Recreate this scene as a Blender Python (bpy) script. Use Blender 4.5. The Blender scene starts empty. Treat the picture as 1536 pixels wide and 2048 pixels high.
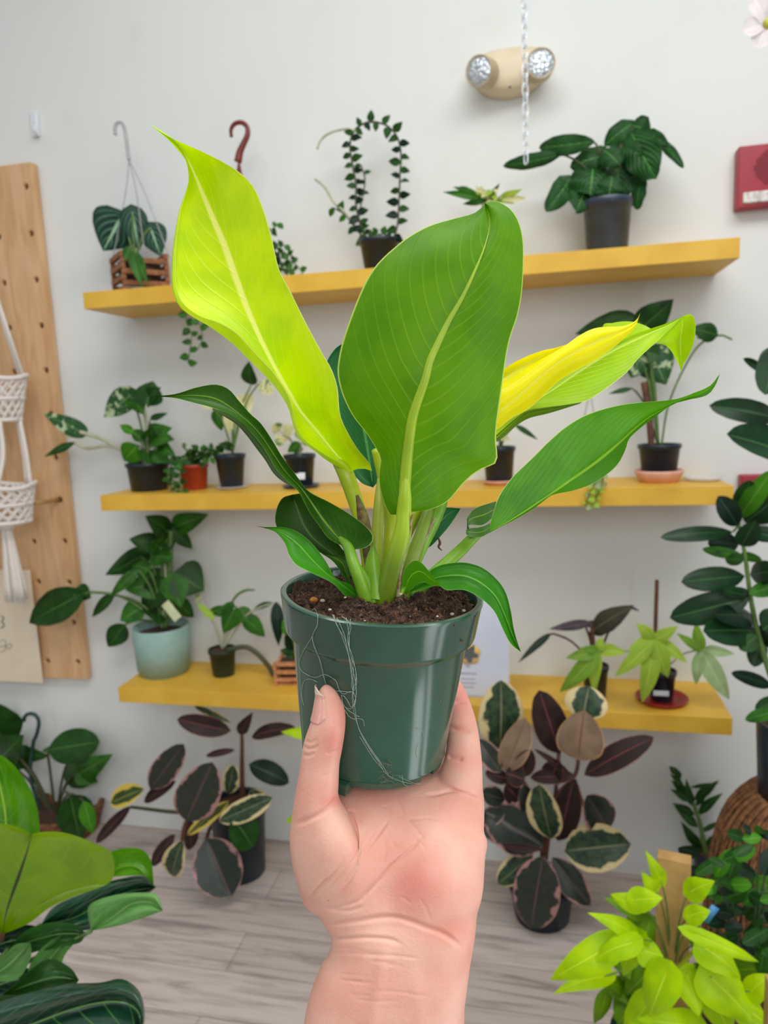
import bpy, bmesh, math, random
import numpy as np
from mathutils import Vector, Matrix
V = Vector
R = math.radians
scn = bpy.context.scene
COL = scn.collection

# ------------------------------------------------------------------ camera
F = 1430.0
CAM = V((0.2347, -2.2743, 1.5663))
YAW, PITCH, ROLL = R(12.62), R(-8.525), R(-2.384)
fwd = V((-math.sin(YAW)*math.cos(PITCH), math.cos(YAW)*math.cos(PITCH), math.sin(PITCH)))
_r = V((math.cos(YAW), math.sin(YAW), 0)); _u = _r.cross(fwd)
rgt = _r*math.cos(ROLL) + _u*math.sin(ROLL)
upv = -_r*math.sin(ROLL) + _u*math.cos(ROLL)
cd = bpy.data.cameras.new('camera'); cam = bpy.data.objects.new('camera', cd); COL.objects.link(cam)
m = Matrix((rgt, upv, -fwd)).transposed().to_4x4(); m.translation = CAM
cam.matrix_world = m
cd.sensor_fit = 'VERTICAL'; cd.sensor_height = 48.0; cd.lens = F/2048*48.0
cd.clip_start = 0.02; cd.clip_end = 60
cd.dof.use_dof = True; cd.dof.focus_distance = 0.352; cd.dof.aperture_fstop = 18.0
scn.camera = cam

# ------------------------------------------------------------------ light
scn.view_settings.view_transform = 'Standard'; scn.view_settings.look = 'None'
scn.view_settings.gamma = 1.0; scn.view_settings.use_curve_mapping = False
scn.view_settings.exposure = -0.14
w = bpy.data.worlds.new('shop_ambient'); scn.world = w; w.use_nodes = True
bg = w.node_tree.nodes['Background']; bg.inputs[1].default_value = 1.08
_tc = w.node_tree.nodes.new('ShaderNodeTexCoord'); _sx = w.node_tree.nodes.new('ShaderNodeSeparateXYZ'); _cr = w.node_tree.nodes.new('ShaderNodeValToRGB')
w.node_tree.links.new(_tc.outputs['Generated'], _sx.inputs[0]); _mr = w.node_tree.nodes.new('ShaderNodeMapRange'); _mr.inputs[1].default_value = -1
w.node_tree.links.new(_sx.outputs[2], _mr.inputs[0]); w.node_tree.links.new(_mr.outputs[0], _cr.inputs[0]); w.node_tree.links.new(_cr.outputs[0], bg.inputs[0])
e_ = _cr.color_ramp.elements; e_[0].position = .40; e_[0].color = (.06, .058, .055, 1); e_[1].position = .85; e_[1].color = (.62, .64, .66, 1)
m_ = e_.new(.55); m_.color = (.27, .275, .28, 1)

def area(name, loc, target, sx, sy, power, col):
    l = bpy.data.lights.new(name, 'AREA'); l.shape = 'RECTANGLE'; l.size = sx; l.size_y = sy
    l.energy = power; l.color = col
    o = bpy.data.objects.new(name, l); COL.objects.link(o); o.location = loc
    o.rotation_euler = (V(target)-V(loc)).to_track_quat('-Z', 'Y').to_euler()
    return o
area('ceiling_panel_light', (0.4, -1.75, 3.35), (0.1, -0.85, 0.9), 2.6, 0.8, 43, (1.0, 0.975, 0.94))
area('shop_window_light', (1.0, -4.4, 2.7), (0.0, -0.6, 1.2), 2.0, 1.4, 38, (0.97, 0.985, 1.0))
area('pot_streak_light', (1.32, -2.22, 1.12), (0.0, -2.1, 1.1), 0.36, 2.1, 9, (0.93, 0.97, 1.0))  # added strip light, placed so the held pot reflects a bright streak
area('pot_streak_light', (1.32, -1.84, 1.12), (0.0, -1.8, 1.1), 0.14, 2.1, 3, (0.93, 0.97, 1.0))  # second, narrower strip added for the pot's streaks
area('far_window_light', (-2.8, -3.6, 2.0), (0.0, -0.6, 1.2), 0.5, 2.0, 8, (0.96, 0.98, 1.0))

# ------------------------------------------------------------------ helpers
def ray(px, py): return fwd + rgt*((px-768)/F) - upv*((py-1024)/F)
def C(px, py, d): return CAM + ray(px, py)*d
def Yp(px, py, y): r = ray(px, py); return CAM + r*((y-CAM.y)/r.y)
def Zp(px, py, z): r = ray(px, py); return CAM + r*((z-CAM.z)/r.z)
def dep(P): return (P-CAM).dot(fwd)
def pxm(px, P): return px*dep(P)/F           # pixels -> metres at the depth of P

def s2l(c): return c/12.92 if c <= .04045 else ((c+.055)/1.055)**2.4
def rgb(h):
    h = h.lstrip('#'); return tuple(s2l(int(h[i:i+2], 16)/255) for i in (0, 2, 4)) + (1,)

def new_mesh(name, verts, faces, mat=None, uvs=None, smooth=True, parent=None):
    off = root_loc(parent)
    me = bpy.data.meshes.new(name)
    if parent is None:
        a = np.array([tuple(v) for v in verts]); off = V(((a[:, 0].min()+a[:, 0].max())/2, (a[:, 1].min()+a[:, 1].max())/2, a[:, 2].min()))
    me.from_pydata([tuple(V(v)-off) for v in verts], [], faces)
    if uvs is not None:
        l = me.uv_layers.new(name='UVMap')
        idx = np.empty(len(me.loops), int); me.loops.foreach_get('vertex_index', idx)
        l.data.foreach_set('uv', np.array(uvs, float)[idx].ravel())
    if smooth: me.polygons.foreach_set('use_smooth', [True]*len(me.polygons))
    me.update()
    o = bpy.data.objects.new(name, me); COL.objects.link(o)
    if mat: me.materials.append(mat)
    if parent is None: o.location = off
    else: o.parent = parent
    return o
def root_loc(p):
    if p is None: return V((0, 0, 0))
    while p.parent: p = p.parent
    return p.location.copy()
def tag(o, label=None, cat=None, group=None, kind=None):
    if label: o['label'] = label
    if cat: o['category'] = cat
    if group: o['group'] = group
    if kind: o['kind'] = kind
    return o
def empty(name, loc, label, cat, group=None):
    o = bpy.data.objects.new(name, None); COL.objects.link(o); o.location = loc; o.empty_display_size = .05
    return tag(o, label, cat, group)

class MB:
    """collects shapes, builds ONE mesh"""
    def __init__(s): s.v = []; s.f = []; s.uv = []
    def add(s, vs, fs, uvs=None):
        k = len(s.v); s.v += [V(v) for v in vs]; s.f += [tuple(i+k for i in f) for f in fs]
        s.uv += list(uvs) if uvs is not None else [(.5, .5)]*len(vs); return s
    def box(s, c, dim, rot=None, bev=0):
        bm = bmesh.new(); bmesh.ops.create_cube(bm, size=1)
        for v in bm.verts: v.co = V((v.co.x*dim[0], v.co.y*dim[1], v.co.z*dim[2]))
        if bev: bmesh.ops.bevel(bm, geom=bm.edges[:]+bm.verts[:], offset=bev, segments=3, affect='EDGES', profile=.6)
        M_ = (rot.to_4x4() if rot else Matrix())
        bm.verts.index_update()
        s.add([M_ @ v.co + V(c) for v in bm.verts], [[v.index for v in f.verts] for f in bm.faces]); bm.free(); return s
    def tube(s, pts, rad, n=8, cap=True, smoothn=0):
        pts = [V(p) for p in pts]
        if smoothn: 
            rr = rad if isinstance(rad, (list, tuple)) else [rad]*len(pts)
            q = resample([tuple(p)+(r_,) for p, r_ in zip(pts, rr)], smoothn)
            pts = [V(a[:3]) for a in q]; rad = [a[3] for a in q]
        rr = rad if isinstance(rad, (list, tuple)) else [rad]*len(pts)
        vs, fs, uv = [], [], []; N = len(pts)
        t0 = (pts[1]-pts[0]).normalized(); a = t0.orthogonal().normalized()
        for i, p in enumerate(pts):
            t = (pts[min(i+1, N-1)]-pts[max(i-1, 0)])
            t = t.normalized() if t.length > 1e-9 else t0
            a = (a - t*a.dot(t)); a = a.normalized() if a.length > 1e-6 else t.orthogonal().normalized()
            b = t.cross(a)
            for k in range(n):
                an = 2*math.pi*k/n
                vs.append(p + (a*math.cos(an)+b*math.sin(an))*rr[i]); uv.append((k/n, i/(N-1)))
        for i in range(N-1):
            for k in range(n): fs.append((i*n+k, i*n+(k+1) % n, (i+1)*n+(k+1) % n, (i+1)*n+k))
        if cap: fs.append(tuple(range(n))[::-1]); fs.append(tuple((N-1)*n+k for k in range(n)))
        return s.add(vs, fs, uv)
    def lathe(s, c, prof, n=40, axis=(0, 0, 1), ripple=None, squash=None):
        ax = V(axis).normalized(); a = V((1, 0, 0)); a = (a-ax*a.dot(ax)).normalized(); b = ax.cross(a)
        vs, fs, uv = [], [], []
        for j, (r_, z_) in enumerate(prof):
            for k in range(n):
                an = 2*math.pi*k/n
                q = r_*(1+(ripple(an, z_) if ripple else 0))
                vs.append(V(c)+ax*z_+(a*math.cos(an)+b*math.sin(an))*q); uv.append((k/n, j/(len(prof)-1)))
        for j in range(len(prof)-1):
            for k in range(n): fs.append((j*n+k, j*n+(k+1) % n, (j+1)*n+(k+1) % n, (j+1)*n+k))
        return s.add(vs, fs, uv)
    def ball(s, c, rx, ry=None, rz=None, n=8):
        ry = ry or rx; rz = rz or rx; vs = []; fs = []
        for j in range(n+1):
            for k in range(2*n):
                th = math.pi*j/n; ph = math.pi*k/n
                vs.append(V(c)+V((rx*math.sin(th)*math.cos(ph), ry*math.sin(th)*math.sin(ph), rz*math.cos(th))))
        for j in range(n):
            for k in range(2*n): fs.append((j*2*n+k, (j+1)*2*n+k, (j+1)*2*n+(k+1) % (2*n), j*2*n+(k+1) % (2*n)))
        return s.add(vs, fs)
    def build(s, name, mat, parent=None, smooth=True):
        return new_mesh(name, s.v, s.f, mat, s.uv, smooth, parent)

def resample(pts, n):
    """catmull-rom through pts (tuples of any dimension), n samples equally spaced by chord length"""
    P = np.array(pts, float)
    if len(P) == 2: return [tuple(P[0]+(P[1]-P[0])*i/(n-1)) for i in range(n)]
    Q = np.vstack([2*P[0]-P[1], P, 2*P[-1]-P[-2]]); out = []
    for i in range(1, len(Q)-2):
        for k in range(12):
            t = k/12; a, b, c, d = Q[i-1], Q[i], Q[i+1], Q[i+2]
            out.append(.5*((2*b)+(-a+c)*t+(2*a-5*b+4*c-d)*t*t+(-a+3*b-3*c+d)*t**3))
    out.append(P[-1]); out = np.array(out)
    L = np.r_[0, np.cumsum(np.linalg.norm(np.diff(out[:, :2] if out.shape[1] > 4 else out[:, :min(3, out.shape[1])], axis=0), axis=1))]
    if L[-1] < 1e-9: return [tuple(P[0])]*n
    q = np.linspace(0, L[-1], n)
    return [tuple(np.interp(x, L, out[:, k]) for k in range(out.shape[1])) for x in q]
def lerpt(tab, t):
    xs = [a[0] for a in tab]; return float(np.interp(t, xs, [a[1] for a in tab]))

def grid(mb, rows, us, vs_):
    nr, nc = len(rows), len(rows[0]); vs = [p for r_ in rows for p in r_]
    uv = [(us[j], vs_[i]) for i in range(nr) for j in range(nc)]
    fs = [(i*nc+j, i*nc+j+1, (i+1)*nc+j+1, (i+1)*nc+j) for i in range(nr-1) for j in range(nc-1)]
    mb.add(vs, fs, uv)

def sheet(mb, lines, knots, n=44, nc=17, bulge=0.0, v0=0, v1=1):
    """leaf surface through traced lines [(px,py,depth)..]; knots = u (-1..1) of each line"""
    L = [resample(l, n) for l in lines]; ks = np.array(knots, float)
    us = np.linspace(ks[0], ks[-1], nc); rows = []
    for i in range(n):
        P = np.array([l[i] for l in L]); r_ = []
        for u in us:
            j = min(max(np.searchsorted(ks, u, 'right')-1, 0), len(ks)-2)
            t = (u-ks[j])/(ks[j+1]-ks[j])
            if len(ks) > 3:
                a = P[max(j-1, 0)]; b, c = P[j], P[j+1]; d = P[min(j+2, len(ks)-1)]
                m1 = (c-a)*.5 if j > 0 else (c-b); m2 = (d-b)*.5 if j+2 < len(ks) else (c-b)
                h = (2*t**3-3*t*t+1)*b+(t**3-2*t*t+t)*m1+(-2*t**3+3*t*t)*c+(t**3-t*t)*m2
            else: h = P[j]*(1-t)+P[j+1]*t
            h = h.copy(); h[2] += bulge*4*t*(1-t)
            r_.append(C(*h))
        rows.append(r_)
    grid(mb, rows, [(u+1)/2 for u in us], [v0+(v1-v0)*i/(n-1) for i in range(n)])

# ------------------------------------------------------------------ materials
class NT:
    def __init__(s, name):
        s.m = bpy.data.materials.new(name); s.m.use_nodes = True; s.t = s.m.node_tree
        s.bs = s.t.nodes['Principled BSDF']; s.out = s.t.nodes['Material Output']
    def n(s, typ, **kw):
        o = s.t.nodes.new(typ)
        for k, v in kw.items(): setattr(o, k, v)
        return o
    def l(s, a, b): s.t.links.new(a, b)
    def math(s, op, a, b=None, c=None, clamp=False):
        o = s.n('ShaderNodeMath', operation=op); o.use_clamp = clamp
        for i, x in enumerate((a, b, c)):
            if x is None: continue
            if isinstance(x, (int, float)): o.inputs[i].default_value = x
            else: s.l(x, o.inputs[i])
        return o.outputs[0]
    def mix(s, fac, a, b):
        o = s.n('ShaderNodeMix', data_type='RGBA')
        for i, x in ((0, fac), (6, a), (7, b)):
            if isinstance(x, (int, float)): o.inputs[i].default_value = x
            elif isinstance(x, tuple): o.inputs[i].default_value = x
            else: s.l(x, o.inputs[i])
        return o.outputs[2]
    def noise(s, scale, detail=3, vec=None, rough=.5, dist=0):
        o = s.n('ShaderNodeTexNoise'); o.inputs['Scale'].default_value = scale; o.inputs['Detail'].default_value = detail
        o.inputs['Roughness'].default_value = rough; o.inputs['Distortion'].default_value = dist
        s.l(vec if vec is not None else s.obj(), o.inputs['Vector']); return o.outputs['Fac']
    def obj(s):
        if not hasattr(s, '_tc'): s._tc = s.n('ShaderNodeTexCoord')
        return s._tc.outputs['Object']
    def uv(s):
        s.obj(); return s._tc.outputs['UV']
    def step(s, x, lo, hi):
        o = s.n('ShaderNodeMapRange'); o.interpolation_type = 'SMOOTHSTEP'
        s.l(x, o.inputs[0]); o.inputs[1].default_value = lo; o.inputs[2].default_value = hi
        return o.outputs[0]
    def bump(s, h, strength=.3, dist=.001):
        o = s.n('ShaderNodeBump'); o.inputs['Strength'].default_value = strength; o.inputs['Distance'].default_value = dist
        s.l(h, o.inputs['Height']); s.l(o.outputs[0], s.bs.inputs['Normal']); return o

def pm(name, col, rough=.5, metal=0, var=.12, scale=40, bump=0, col2=None, spec=.5, trans=0, alpha=1, coat=0):
    t = NT(name); c = rgb(col)
    c2 = rgb(col2) if col2 else tuple(x*(1-var*2) for x in c[:3])+(1,)
    f = t.noise(scale, 4)
    f2 = t.step(f, .3, .7)
    t.l(t.mix(f2, c, c2), t.bs.inputs['Base Color'])
    t.bs.inputs['Roughness'].default_value = rough; t.bs.inputs['Metallic'].default_value = metal
    t.bs.inputs['Specular IOR Level'].default_value = spec; t.bs.inputs['Alpha'].default_value = alpha
    t.bs.inputs['Transmission Weight'].default_value = trans; t.bs.inputs['Coat Weight'].default_value = coat
    if bump: t.bump(t.noise(scale*2, 4), bump, .002)
    return t.m

def leafmat(name, base, base2=None, vein=None, rib=None, edge=None, rough=.38, trans=.3, veinn=14, veink=.55, veinw=.16,
            ribw=.045, edgew=.03, under=None, veins=.5, nscale=25, variegate=None, vcol='#f3efb0', vthr=.55, vscale=30,
            tcol=None, coat=0, marg=None, mcol='#e8d9a0', bumpv=.25, spec=.22):
    t = NT(name); uv = t.uv(); sx = t.n('ShaderNodeSeparateXYZ'); t.l(uv, sx.inputs[0])
    u, v = sx.outputs[0], sx.outputs[1]
    a = t.math('ABSOLUTE', t.math('MULTIPLY', t.math('SUBTRACT', u, .5), 2))
    b1 = rgb(base); b2 = rgb(base2) if base2 else tuple(x*.75 for x in b1[:3])+(1,)
    col = t.mix(t.step(t.noise(nscale, 3), .35, .68), b1, b2)
    if variegate:
        nz = t.noise(vscale, 4, rough=.6, dist=.6)
        col = t.mix(t.step(nz, vthr, vthr+.05), col, rgb(vcol))
    if marg is not None:
        nz = t.noise(vscale, 3)
        x = t.math('ADD', a, t.math('MULTIPLY', t.math('SUBTRACT', nz, .5), .9))
        col = t.mix(t.step(x, marg, marg+.1), col, rgb(mcol))
    # side veins
    ph = t.math('MULTIPLY', t.math('SUBTRACT', v, t.math('MULTIPLY', t.math('POWER', a, 1.25), veink)), veinn)
    fr = t.math('ABSOLUTE', t.math('SUBTRACT', t.math('FRACT', ph), .5))
    vm = t.math('SUBTRACT', 1.0, t.step(fr, 0.0, veinw))
    vfade = t.math('MULTIPLY', vm, t.math('MULTIPLY', t.math('SUBTRACT', 1.0, t.math('POWER', a, 3)), veins))
    if vein: col = t.mix(vfade, col, rgb(vein))
    rm = t.math('SUBTRACT', 1.0, t.step(a, ribw*.35, ribw))
    if rib: col = t.mix(rm, col, rgb(rib))
    if edge: col = t.mix(t.step(a, 1-edgew, 1-edgew*.4), col, rgb(edge))
    if under:
        g = t.n('ShaderNodeNewGeometry'); col = t.mix(g.outputs['Backfacing'], col, t.mix(t.math('MULTIPLY', rm, .6), rgb(under), rgb(rib or under)))
    t.l(col, t.bs.inputs['Base Color']); t.bs.inputs['Roughness'].default_value = rough; t.bs.inputs['Specular IOR Level'].default_value = spec
    t.bs.inputs['Coat Weight'].default_value = coat; t.bs.inputs['Coat Roughness'].default_value = .2
    t.bump(t.math('ADD', vm, t.math('MULTIPLY', t.noise(120, 2), .5)), bumpv, .0006)
    tr = t.n('ShaderNodeBsdfTranslucent')
    hs = t.n('ShaderNodeHueSaturation'); hs.inputs['Value'].default_value = 1.25; hs.inputs['Saturation'].default_value = 1.05
    t.l(col, hs.inputs['Color']); t.l(hs.outputs[0], tr.inputs['Color'])
    mx = t.n('ShaderNodeMixShader'); mx.inputs[0].default_value = trans
    t.l(t.bs.outputs[0], mx.inputs[1]); t.l(tr.outputs[0], mx.inputs[2]); t.l(mx.outputs[0], t.out.inputs[0])
    return t.m

# ------------------------------------------------------------------ generic leaves, plants, pots
SH = {
 'ovate': [(0, 0), (.05, .38), (.14, .75), (.28, .98), (.4, 1), (.6, .82), (.8, .48), (.92, .2), (1, 0)],
 'ellip': [(0, 0), (.05, .3), (.15, .66), (.3, .92), (.5, 1), (.7, .9), (.86, .62), (.95, .35), (1, 0)],
 'heart': [(0, 0), (.02, .5), (.07, .8), (.16, .98), (.28, 1), (.48, .85), (.7, .55), (.87, .26), (.95, .1), (1, 0)],
 'lance': [(0, 0), (.1, .42), (.3, .95), (.45, 1), (.65, .75), (.85, .35), (.94, .14), (1, 0)],
 'obov': [(0, 0), (.06, .3), (.2, .55), (.4, .72), (.6, .92), (.75, 1), (.88, .82), (.96, .5), (1, 0)],
}
rng = random.Random(7)
def leafgrid(mb, base, tip, w, shape='ovate', arch=.12, cup=.15, roll=0.0, wave=0.0, n=16, nc=9, nrm=None):
    ax = tip-base; L = ax.length; ax.normalize()
    nn = nrm if nrm is not None else (CAM-base).normalized()
    nn = nn - ax*nn.dot(ax)
    nn = nn.normalized() if nn.length > .05 else ax.orthogonal().normalized()
    if roll: nn = Matrix.Rotation(roll, 3, ax) @ nn
    sd = ax.cross(nn); rows = []; lobe = .22 if shape == 'heart' else 0
    ph = rng.random()*6
    for i in range(n):
        t = i/(n-1); t = t**1.15 if shape == 'heart' else t
        c = base + ax*(L*t) + nn*(arch*L*math.sin(math.pi*t)); hw = w*.5*lerpt(SH[shape], t); r_ = []
        for j in range(nc):
            s = -1+2*j/(nc-1)
            back = lobe*L*(1-t)**7*abs(s)
            z_ = cup*hw*s*s - .10*hw*(1-abs(s))**4 + wave*w*abs(s)**2*math.sin(ph+t*17+s*2)
            r_.append(c + sd*(hw*s) + nn*z_ - ax*back)
        rows.append(r_)
    grid(mb, rows, [j/(nc-1) for j in range(nc)], [i/(n-1) for i in range(n)])

class Plant:
    def __init__(s, name, label, cat, y, base, group=None):
        s.root = empty(name, base, label, cat, group); s.y = y; s.name = name
    def leaf(s, bx, by, tx, ty, w, mat, shape='ovate', crown=None, pmat=None, pr=1.6, dy=None, jit=.03, name='leaf', **kw):
        y0 = s.y if dy is None else s.y+dy
        b = Yp(bx, by, y0+rng.uniform(-jit, jit)); t = Yp(tx, ty, y0+rng.uniform(-jit, jit)-.5*jit)
        L = (t-b).length; mb = MB()
        nrm = ((CAM-b).normalized()+V((rng.uniform(-.25, .25), 0, rng.uniform(-.1, .45)))).normalized()
        kw.setdefault('arch', rng.uniform(.03, .12)); kw.setdefault('cup', rng.uniform(-.25, .3)); kw.setdefault('roll', rng.uniform(-.25, .25))
        leafgrid(mb, b, t, pxm(w, b)*1.04, shape, nrm=nrm, **kw)
        o = mb.build(name, mat, s.root)
        if crown:
            c = Yp(crown[0], crown[1], s.y) if not isinstance(crown, V) else crown
            mid = c.lerp(b, .5); mid.z = max(mid.z, c.z*.45+b.z*.55)+.12*(b-c).length
            MB().tube([c, mid, b, b.lerp(t, .06)], [pxm(pr, b)]*3+[pxm(pr*.6, b)], 6, smoothn=10).build('petiole', pmat or mat, o)
        return o
    def leaves(s, tab, mat, **kw):
        for r_ in tab: s.leaf(*r_[:5], r_[5] if len(r_) > 5 and not isinstance(r_[5], str) else mat, **kw)
    def stem(s, pts, r, mat, name='stem', y=None, n=8, sm=32):
        yy = s.y if y is None else y
        P = [Yp(p[0], p[1], yy+(p[2] if len(p) > 2 else 0)) for p in pts]
        return MB().tube(P, [pxm(r, p) for p in P] if not isinstance(r, (list, tuple)) else [pxm(q, p) for q, p in zip(r, P)], n, smoothn=sm).build(name, mat, s.root)
    def pot(s, base, rt, rb, h, mat, rim=.06, soil=None, name='pot', lip=True, fill=.93):
        th = rt*.05+.0006; rl = rt*1.04
        prof = [(0.001, 0.0), (rb*.98, 0), (rb, h*.01), (rb+(rt-rb)*.86, h*(1-2.2*rim))]
        prof += ([(rl, h*(1-2.1*rim)), (rl*1.01, h*.995), (rl, h)] if lip else [(rt, h*.99), (rt*.995, h)])
        prof += [(rt-th, h), (rt-th, h*.98), (rt*.9, h*.85), (rb*.9, h*.3), (0.001, h*.3)]
        o = MB().lathe(base, prof, 40).build(name, mat, s.root)
        bb = MB(); rs = (rb+(rt-rb)*fill)-th*.5
        bb.lathe(V(base)+V((0, 0, h*fill-.004)), [(rs, 0), (rs*.98, .003), (rs*.7, .006), (rs*.4, .004), (.0005, .007)], 28, ripple=lambda a, z: .02*math.sin(5*a)+.01*math.sin(11*a))
        bb.build('soil', soil or SOIL, s.root)
        return o

# materials
SOIL = pm('potting_soil', '#2b1d14', .95, var=.3, scale=220, bump=.9, col2='#5a4030')
YEL = pm('yellow_oak_laminate', '#e2b644', .45, scale=9, col2='#d6a83a', spec=.3)
BLACKP = pm('black_nursery_plastic', '#15212c', .32, scale=20, col2='#1b2935', spec=.45)
DKGREENP = pm('dark_green_plastic', '#182a22', .4, scale=20, col2='#20362b')
GREYP = pm('charcoal_plastic', '#2f3a4a', .32, scale=20, col2='#384556')
SAGE = pm('sage_green_ceramic', '#8fb0a8', .5, scale=30, col2='#98b8b0', bump=.1)
ORANGEP = pm('orange_terracotta_plastic', '#b8422a', .45, scale=30, col2='#a83a24')
PINKC = pm('pale_terracotta', '#dba08c', .55, scale=40, col2='#e3ae9b')
REDP = pm('red_plastic', '#a8261b', .4, scale=30, col2='#8d2018')
WHITEP = pm('white_plastic', '#e6e9ee', .35, scale=30, col2='#dde1e8')
CLEARP = pm('clear_plastic', '#dfe6ea', .15, scale=30, col2='#eef3f6', alpha=.45)
BEIGE = pm('beige_plastic', '#dccfb2', .4, scale=12, col2='#d6c7a8')
WOODS = pm('basket_slat_wood', '#a06a44', .7, scale=60, col2='#7d4f30', bump=.4)
WOODO = pm('orange_slat_wood', '#d09060', .7, scale=60, col2='#a76d42', bump=.4)
TANW = pm('bamboo_stake', '#b58f55', .7, scale=25, col2='#9c7842', bump=.3)
WICK = pm('woven_rattan', '#8a5c34', .8, scale=70, col2='#54351e', bump=.8)
STEMG = pm('green_stem', '#5f7d3a', .5, scale=50, col2='#4a6a2c')
STEMD = pm('dark_stem', '#3c4a2c', .6, scale=50, col2='#4d4a30')
STEMB = pm('brown_stem', '#6e4634', .7, scale=60, col2='#4e3022', bump=.3)
STEMP = pm('pale_petiole', '#b9bba0', .5, scale=50, col2='#a2a68a')
L_DK = leafmat('leaf_dark', '#234d18', '#183a10', vein='#3a6c2c', rib='#517f38', rough=.4, trans=.14, under='#3c5f34')
L_DK2 = leafmat('leaf_blackish', '#10291b', '#0b1d13', vein='#1f4226', rib='#32583a', rough=.36, trans=.1)
L_MID = leafmat('leaf_mid', '#346e18', '#245212', vein='#4c8440', rib='#6a9a4c', rough=.36, trans=.2)
L_BRT = leafmat('leaf_bright', '#4b8f1e', '#3a7a16', vein='#74ad3a', rib='#8cbc4c', rough=.36, trans=.3)
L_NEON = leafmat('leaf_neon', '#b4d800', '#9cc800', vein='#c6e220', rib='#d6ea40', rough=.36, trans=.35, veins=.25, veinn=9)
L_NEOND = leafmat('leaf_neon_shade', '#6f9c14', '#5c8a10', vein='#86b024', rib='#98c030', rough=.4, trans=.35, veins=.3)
L_LIME = leafmat('leaf_lime', '#a9c84a', '#9abf3c', vein='#c0d86a', rib='#cfe07c', rough=.42, trans=.3, veins=.35)
L_PALE = leafmat('leaf_pale_green', '#93b078', '#a9c192', vein='#bccfa4', rib='#c8d8b0', rough=.5, trans=.3)
L_CRM = leafmat('leaf_cream', '#d9d69a', '#e6e3b4', vein='#c0c888', rib='#b8c47c', rough=.42, trans=.3, variegate=True, vcol='#5d8444', vthr=.58, vscale=22)
L_VAR = leafmat('leaf_marbled', '#2f5c30', '#274d28', rib='#7fa060', rough=.38, trans=.15, variegate=True, vcol='#b9c9a0', vthr=.56, vscale=34, vein='#3f6a3c')
L_ANTH = leafmat('leaf_velvet', '#1d3f30', '#16332a', vein='#5c8a70', rib='#9cc4a0', ribw=.09, rough=.55, trans=.06, veinn=4.2, veink=.75, veinw=.26, veins=.8)
L_CAL = leafmat('leaf_ribbed', '#1a4a1c', '#113614', vein='#4a8a44', rib='#5c9a4c', rough=.42, trans=.12, veinn=7, veinw=.22, veins=.6, bumpv=.9)
L_RUB = leafmat('leaf_ruby', '#202e26', '#2e3329', rib='#6a4c4c', rough=.28, trans=.08, marg=.84, mcol='#b08480', vscale=26, edge='#b98580', edgew=.04, under='#5b4444', veins=.1, spec=.5, nscale=60)
L_RUBC = leafmat('leaf_ruby_cream', '#3a5232', '#20342a', rib='#8a8a64', rough=.32, trans=.12, marg=.68, mcol='#d9c893', vscale=28, edge='#dcb98c', edgew=.05, under='#7c6a58', veins=.1, spec=.4, nscale=60)
L_RUBD = leafmat('leaf_ruby_under', '#3a2a28', '#2c211f', rib='#8a4a4c', rough=.5, trans=.12, edge='#a8655a', edgew=.05, veins=.1)
L_BGE = leafmat('leaf_beige_under', '#9a836c', '#86705c', rib='#7a4f44', rough=.6, trans=.25, edge='#d8a878', edgew=.06, veins=.2, vein='#b09a84')
L_YLWV = leafmat('leaf_yellow_margin', '#41572a', '#344a26', rib='#a8a050', rough=.4, trans=.2, marg=.5, mcol='#d8be54', vscale=18, edge='#e0c860', edgew=.1)
L_OLV = leafmat('leaf_olive_purple', '#42442f', '#3a3430', rib='#86775f', vein='#62604a', rough=.45, trans=.15)
L_PURP = leafmat('leaf_purple_grey', '#5f545c', '#453c44', rib='#8d7f88', rough=.45, trans=.15)
L_RUBR = leafmat('leaf_rubber', '#173c1c', '#102d15', vein='#24502a', rib='#42723a', rough=.42, trans=.08, coat=.1, veins=.2)

# ------------------------------------------------------------------ the setting
def wallmat():
    t = NT('painted_wall'); f = t.step(t.noise(.9, 3), .35, .7)
    c = t.mix(f, rgb('#e4e6e3'), rgb('#dde1df')); c = t.mix(t.math('MULTIPLY', t.step(t.noise(7, 5), .55, .8), .25), c, rgb('#d8d4ca'))
    t.l(c, t.bs.inputs['Base Color']); t.bs.inputs['Roughness'].default_value = .8
    t.bump(t.noise(260, 3), .12, .001); return t.m
def floormat():
    t = NT('grey_brown_plank_floor')
    mp = t.n('ShaderNodeMapping'); t.l(t.obj(), mp.inputs[0])
    br = t.n('ShaderNodeTexBrick'); t.l(mp.outputs[0], br.inputs['Vector'])
    br.offset = .37; br.inputs['Scale'].default_value = 1; br.inputs['Brick Width'].default_value = 1.22; br.inputs['Row Height'].default_value = .152
    br.inputs['Mortar Size'].default_value = .0012; br.inputs['Mortar'].default_value = rgb('#7d726c')
    br.inputs['Color1'].default_value = rgb('#bbaea6'); br.inputs['Color2'].default_value = rgb('#cfc2ba')
    st = t.n('ShaderNodeMapping'); st.inputs['Scale'].default_value = (1.6, 18, 1); t.l(t.obj(), st.inputs[0])
    g = t.noise(2.2, 6, st.outputs[0], .62, .8)
    st2 = t.n('ShaderNodeMapping'); st2.inputs['Scale'].default_value = (2.2, 70, 1); t.l(t.obj(), st2.inputs[0])
    g2 = t.noise(2.6, 4, st2.outputs[0], .6, .3)
    c = t.mix(t.math('MULTIPLY', t.step(g, .42, .72), .6), br.outputs['Color'], rgb('#6f625c'))
    c = t.mix(t.math('MULTIPLY', t.step(g2, .5, .75), .35), c, rgb('#c9beb6'))
    t.l(c, t.bs.inputs['Base Color']); t.bs.inputs['Roughness'].default_value = .5
    t.bump(g2, .15, .001); return t.m
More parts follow.
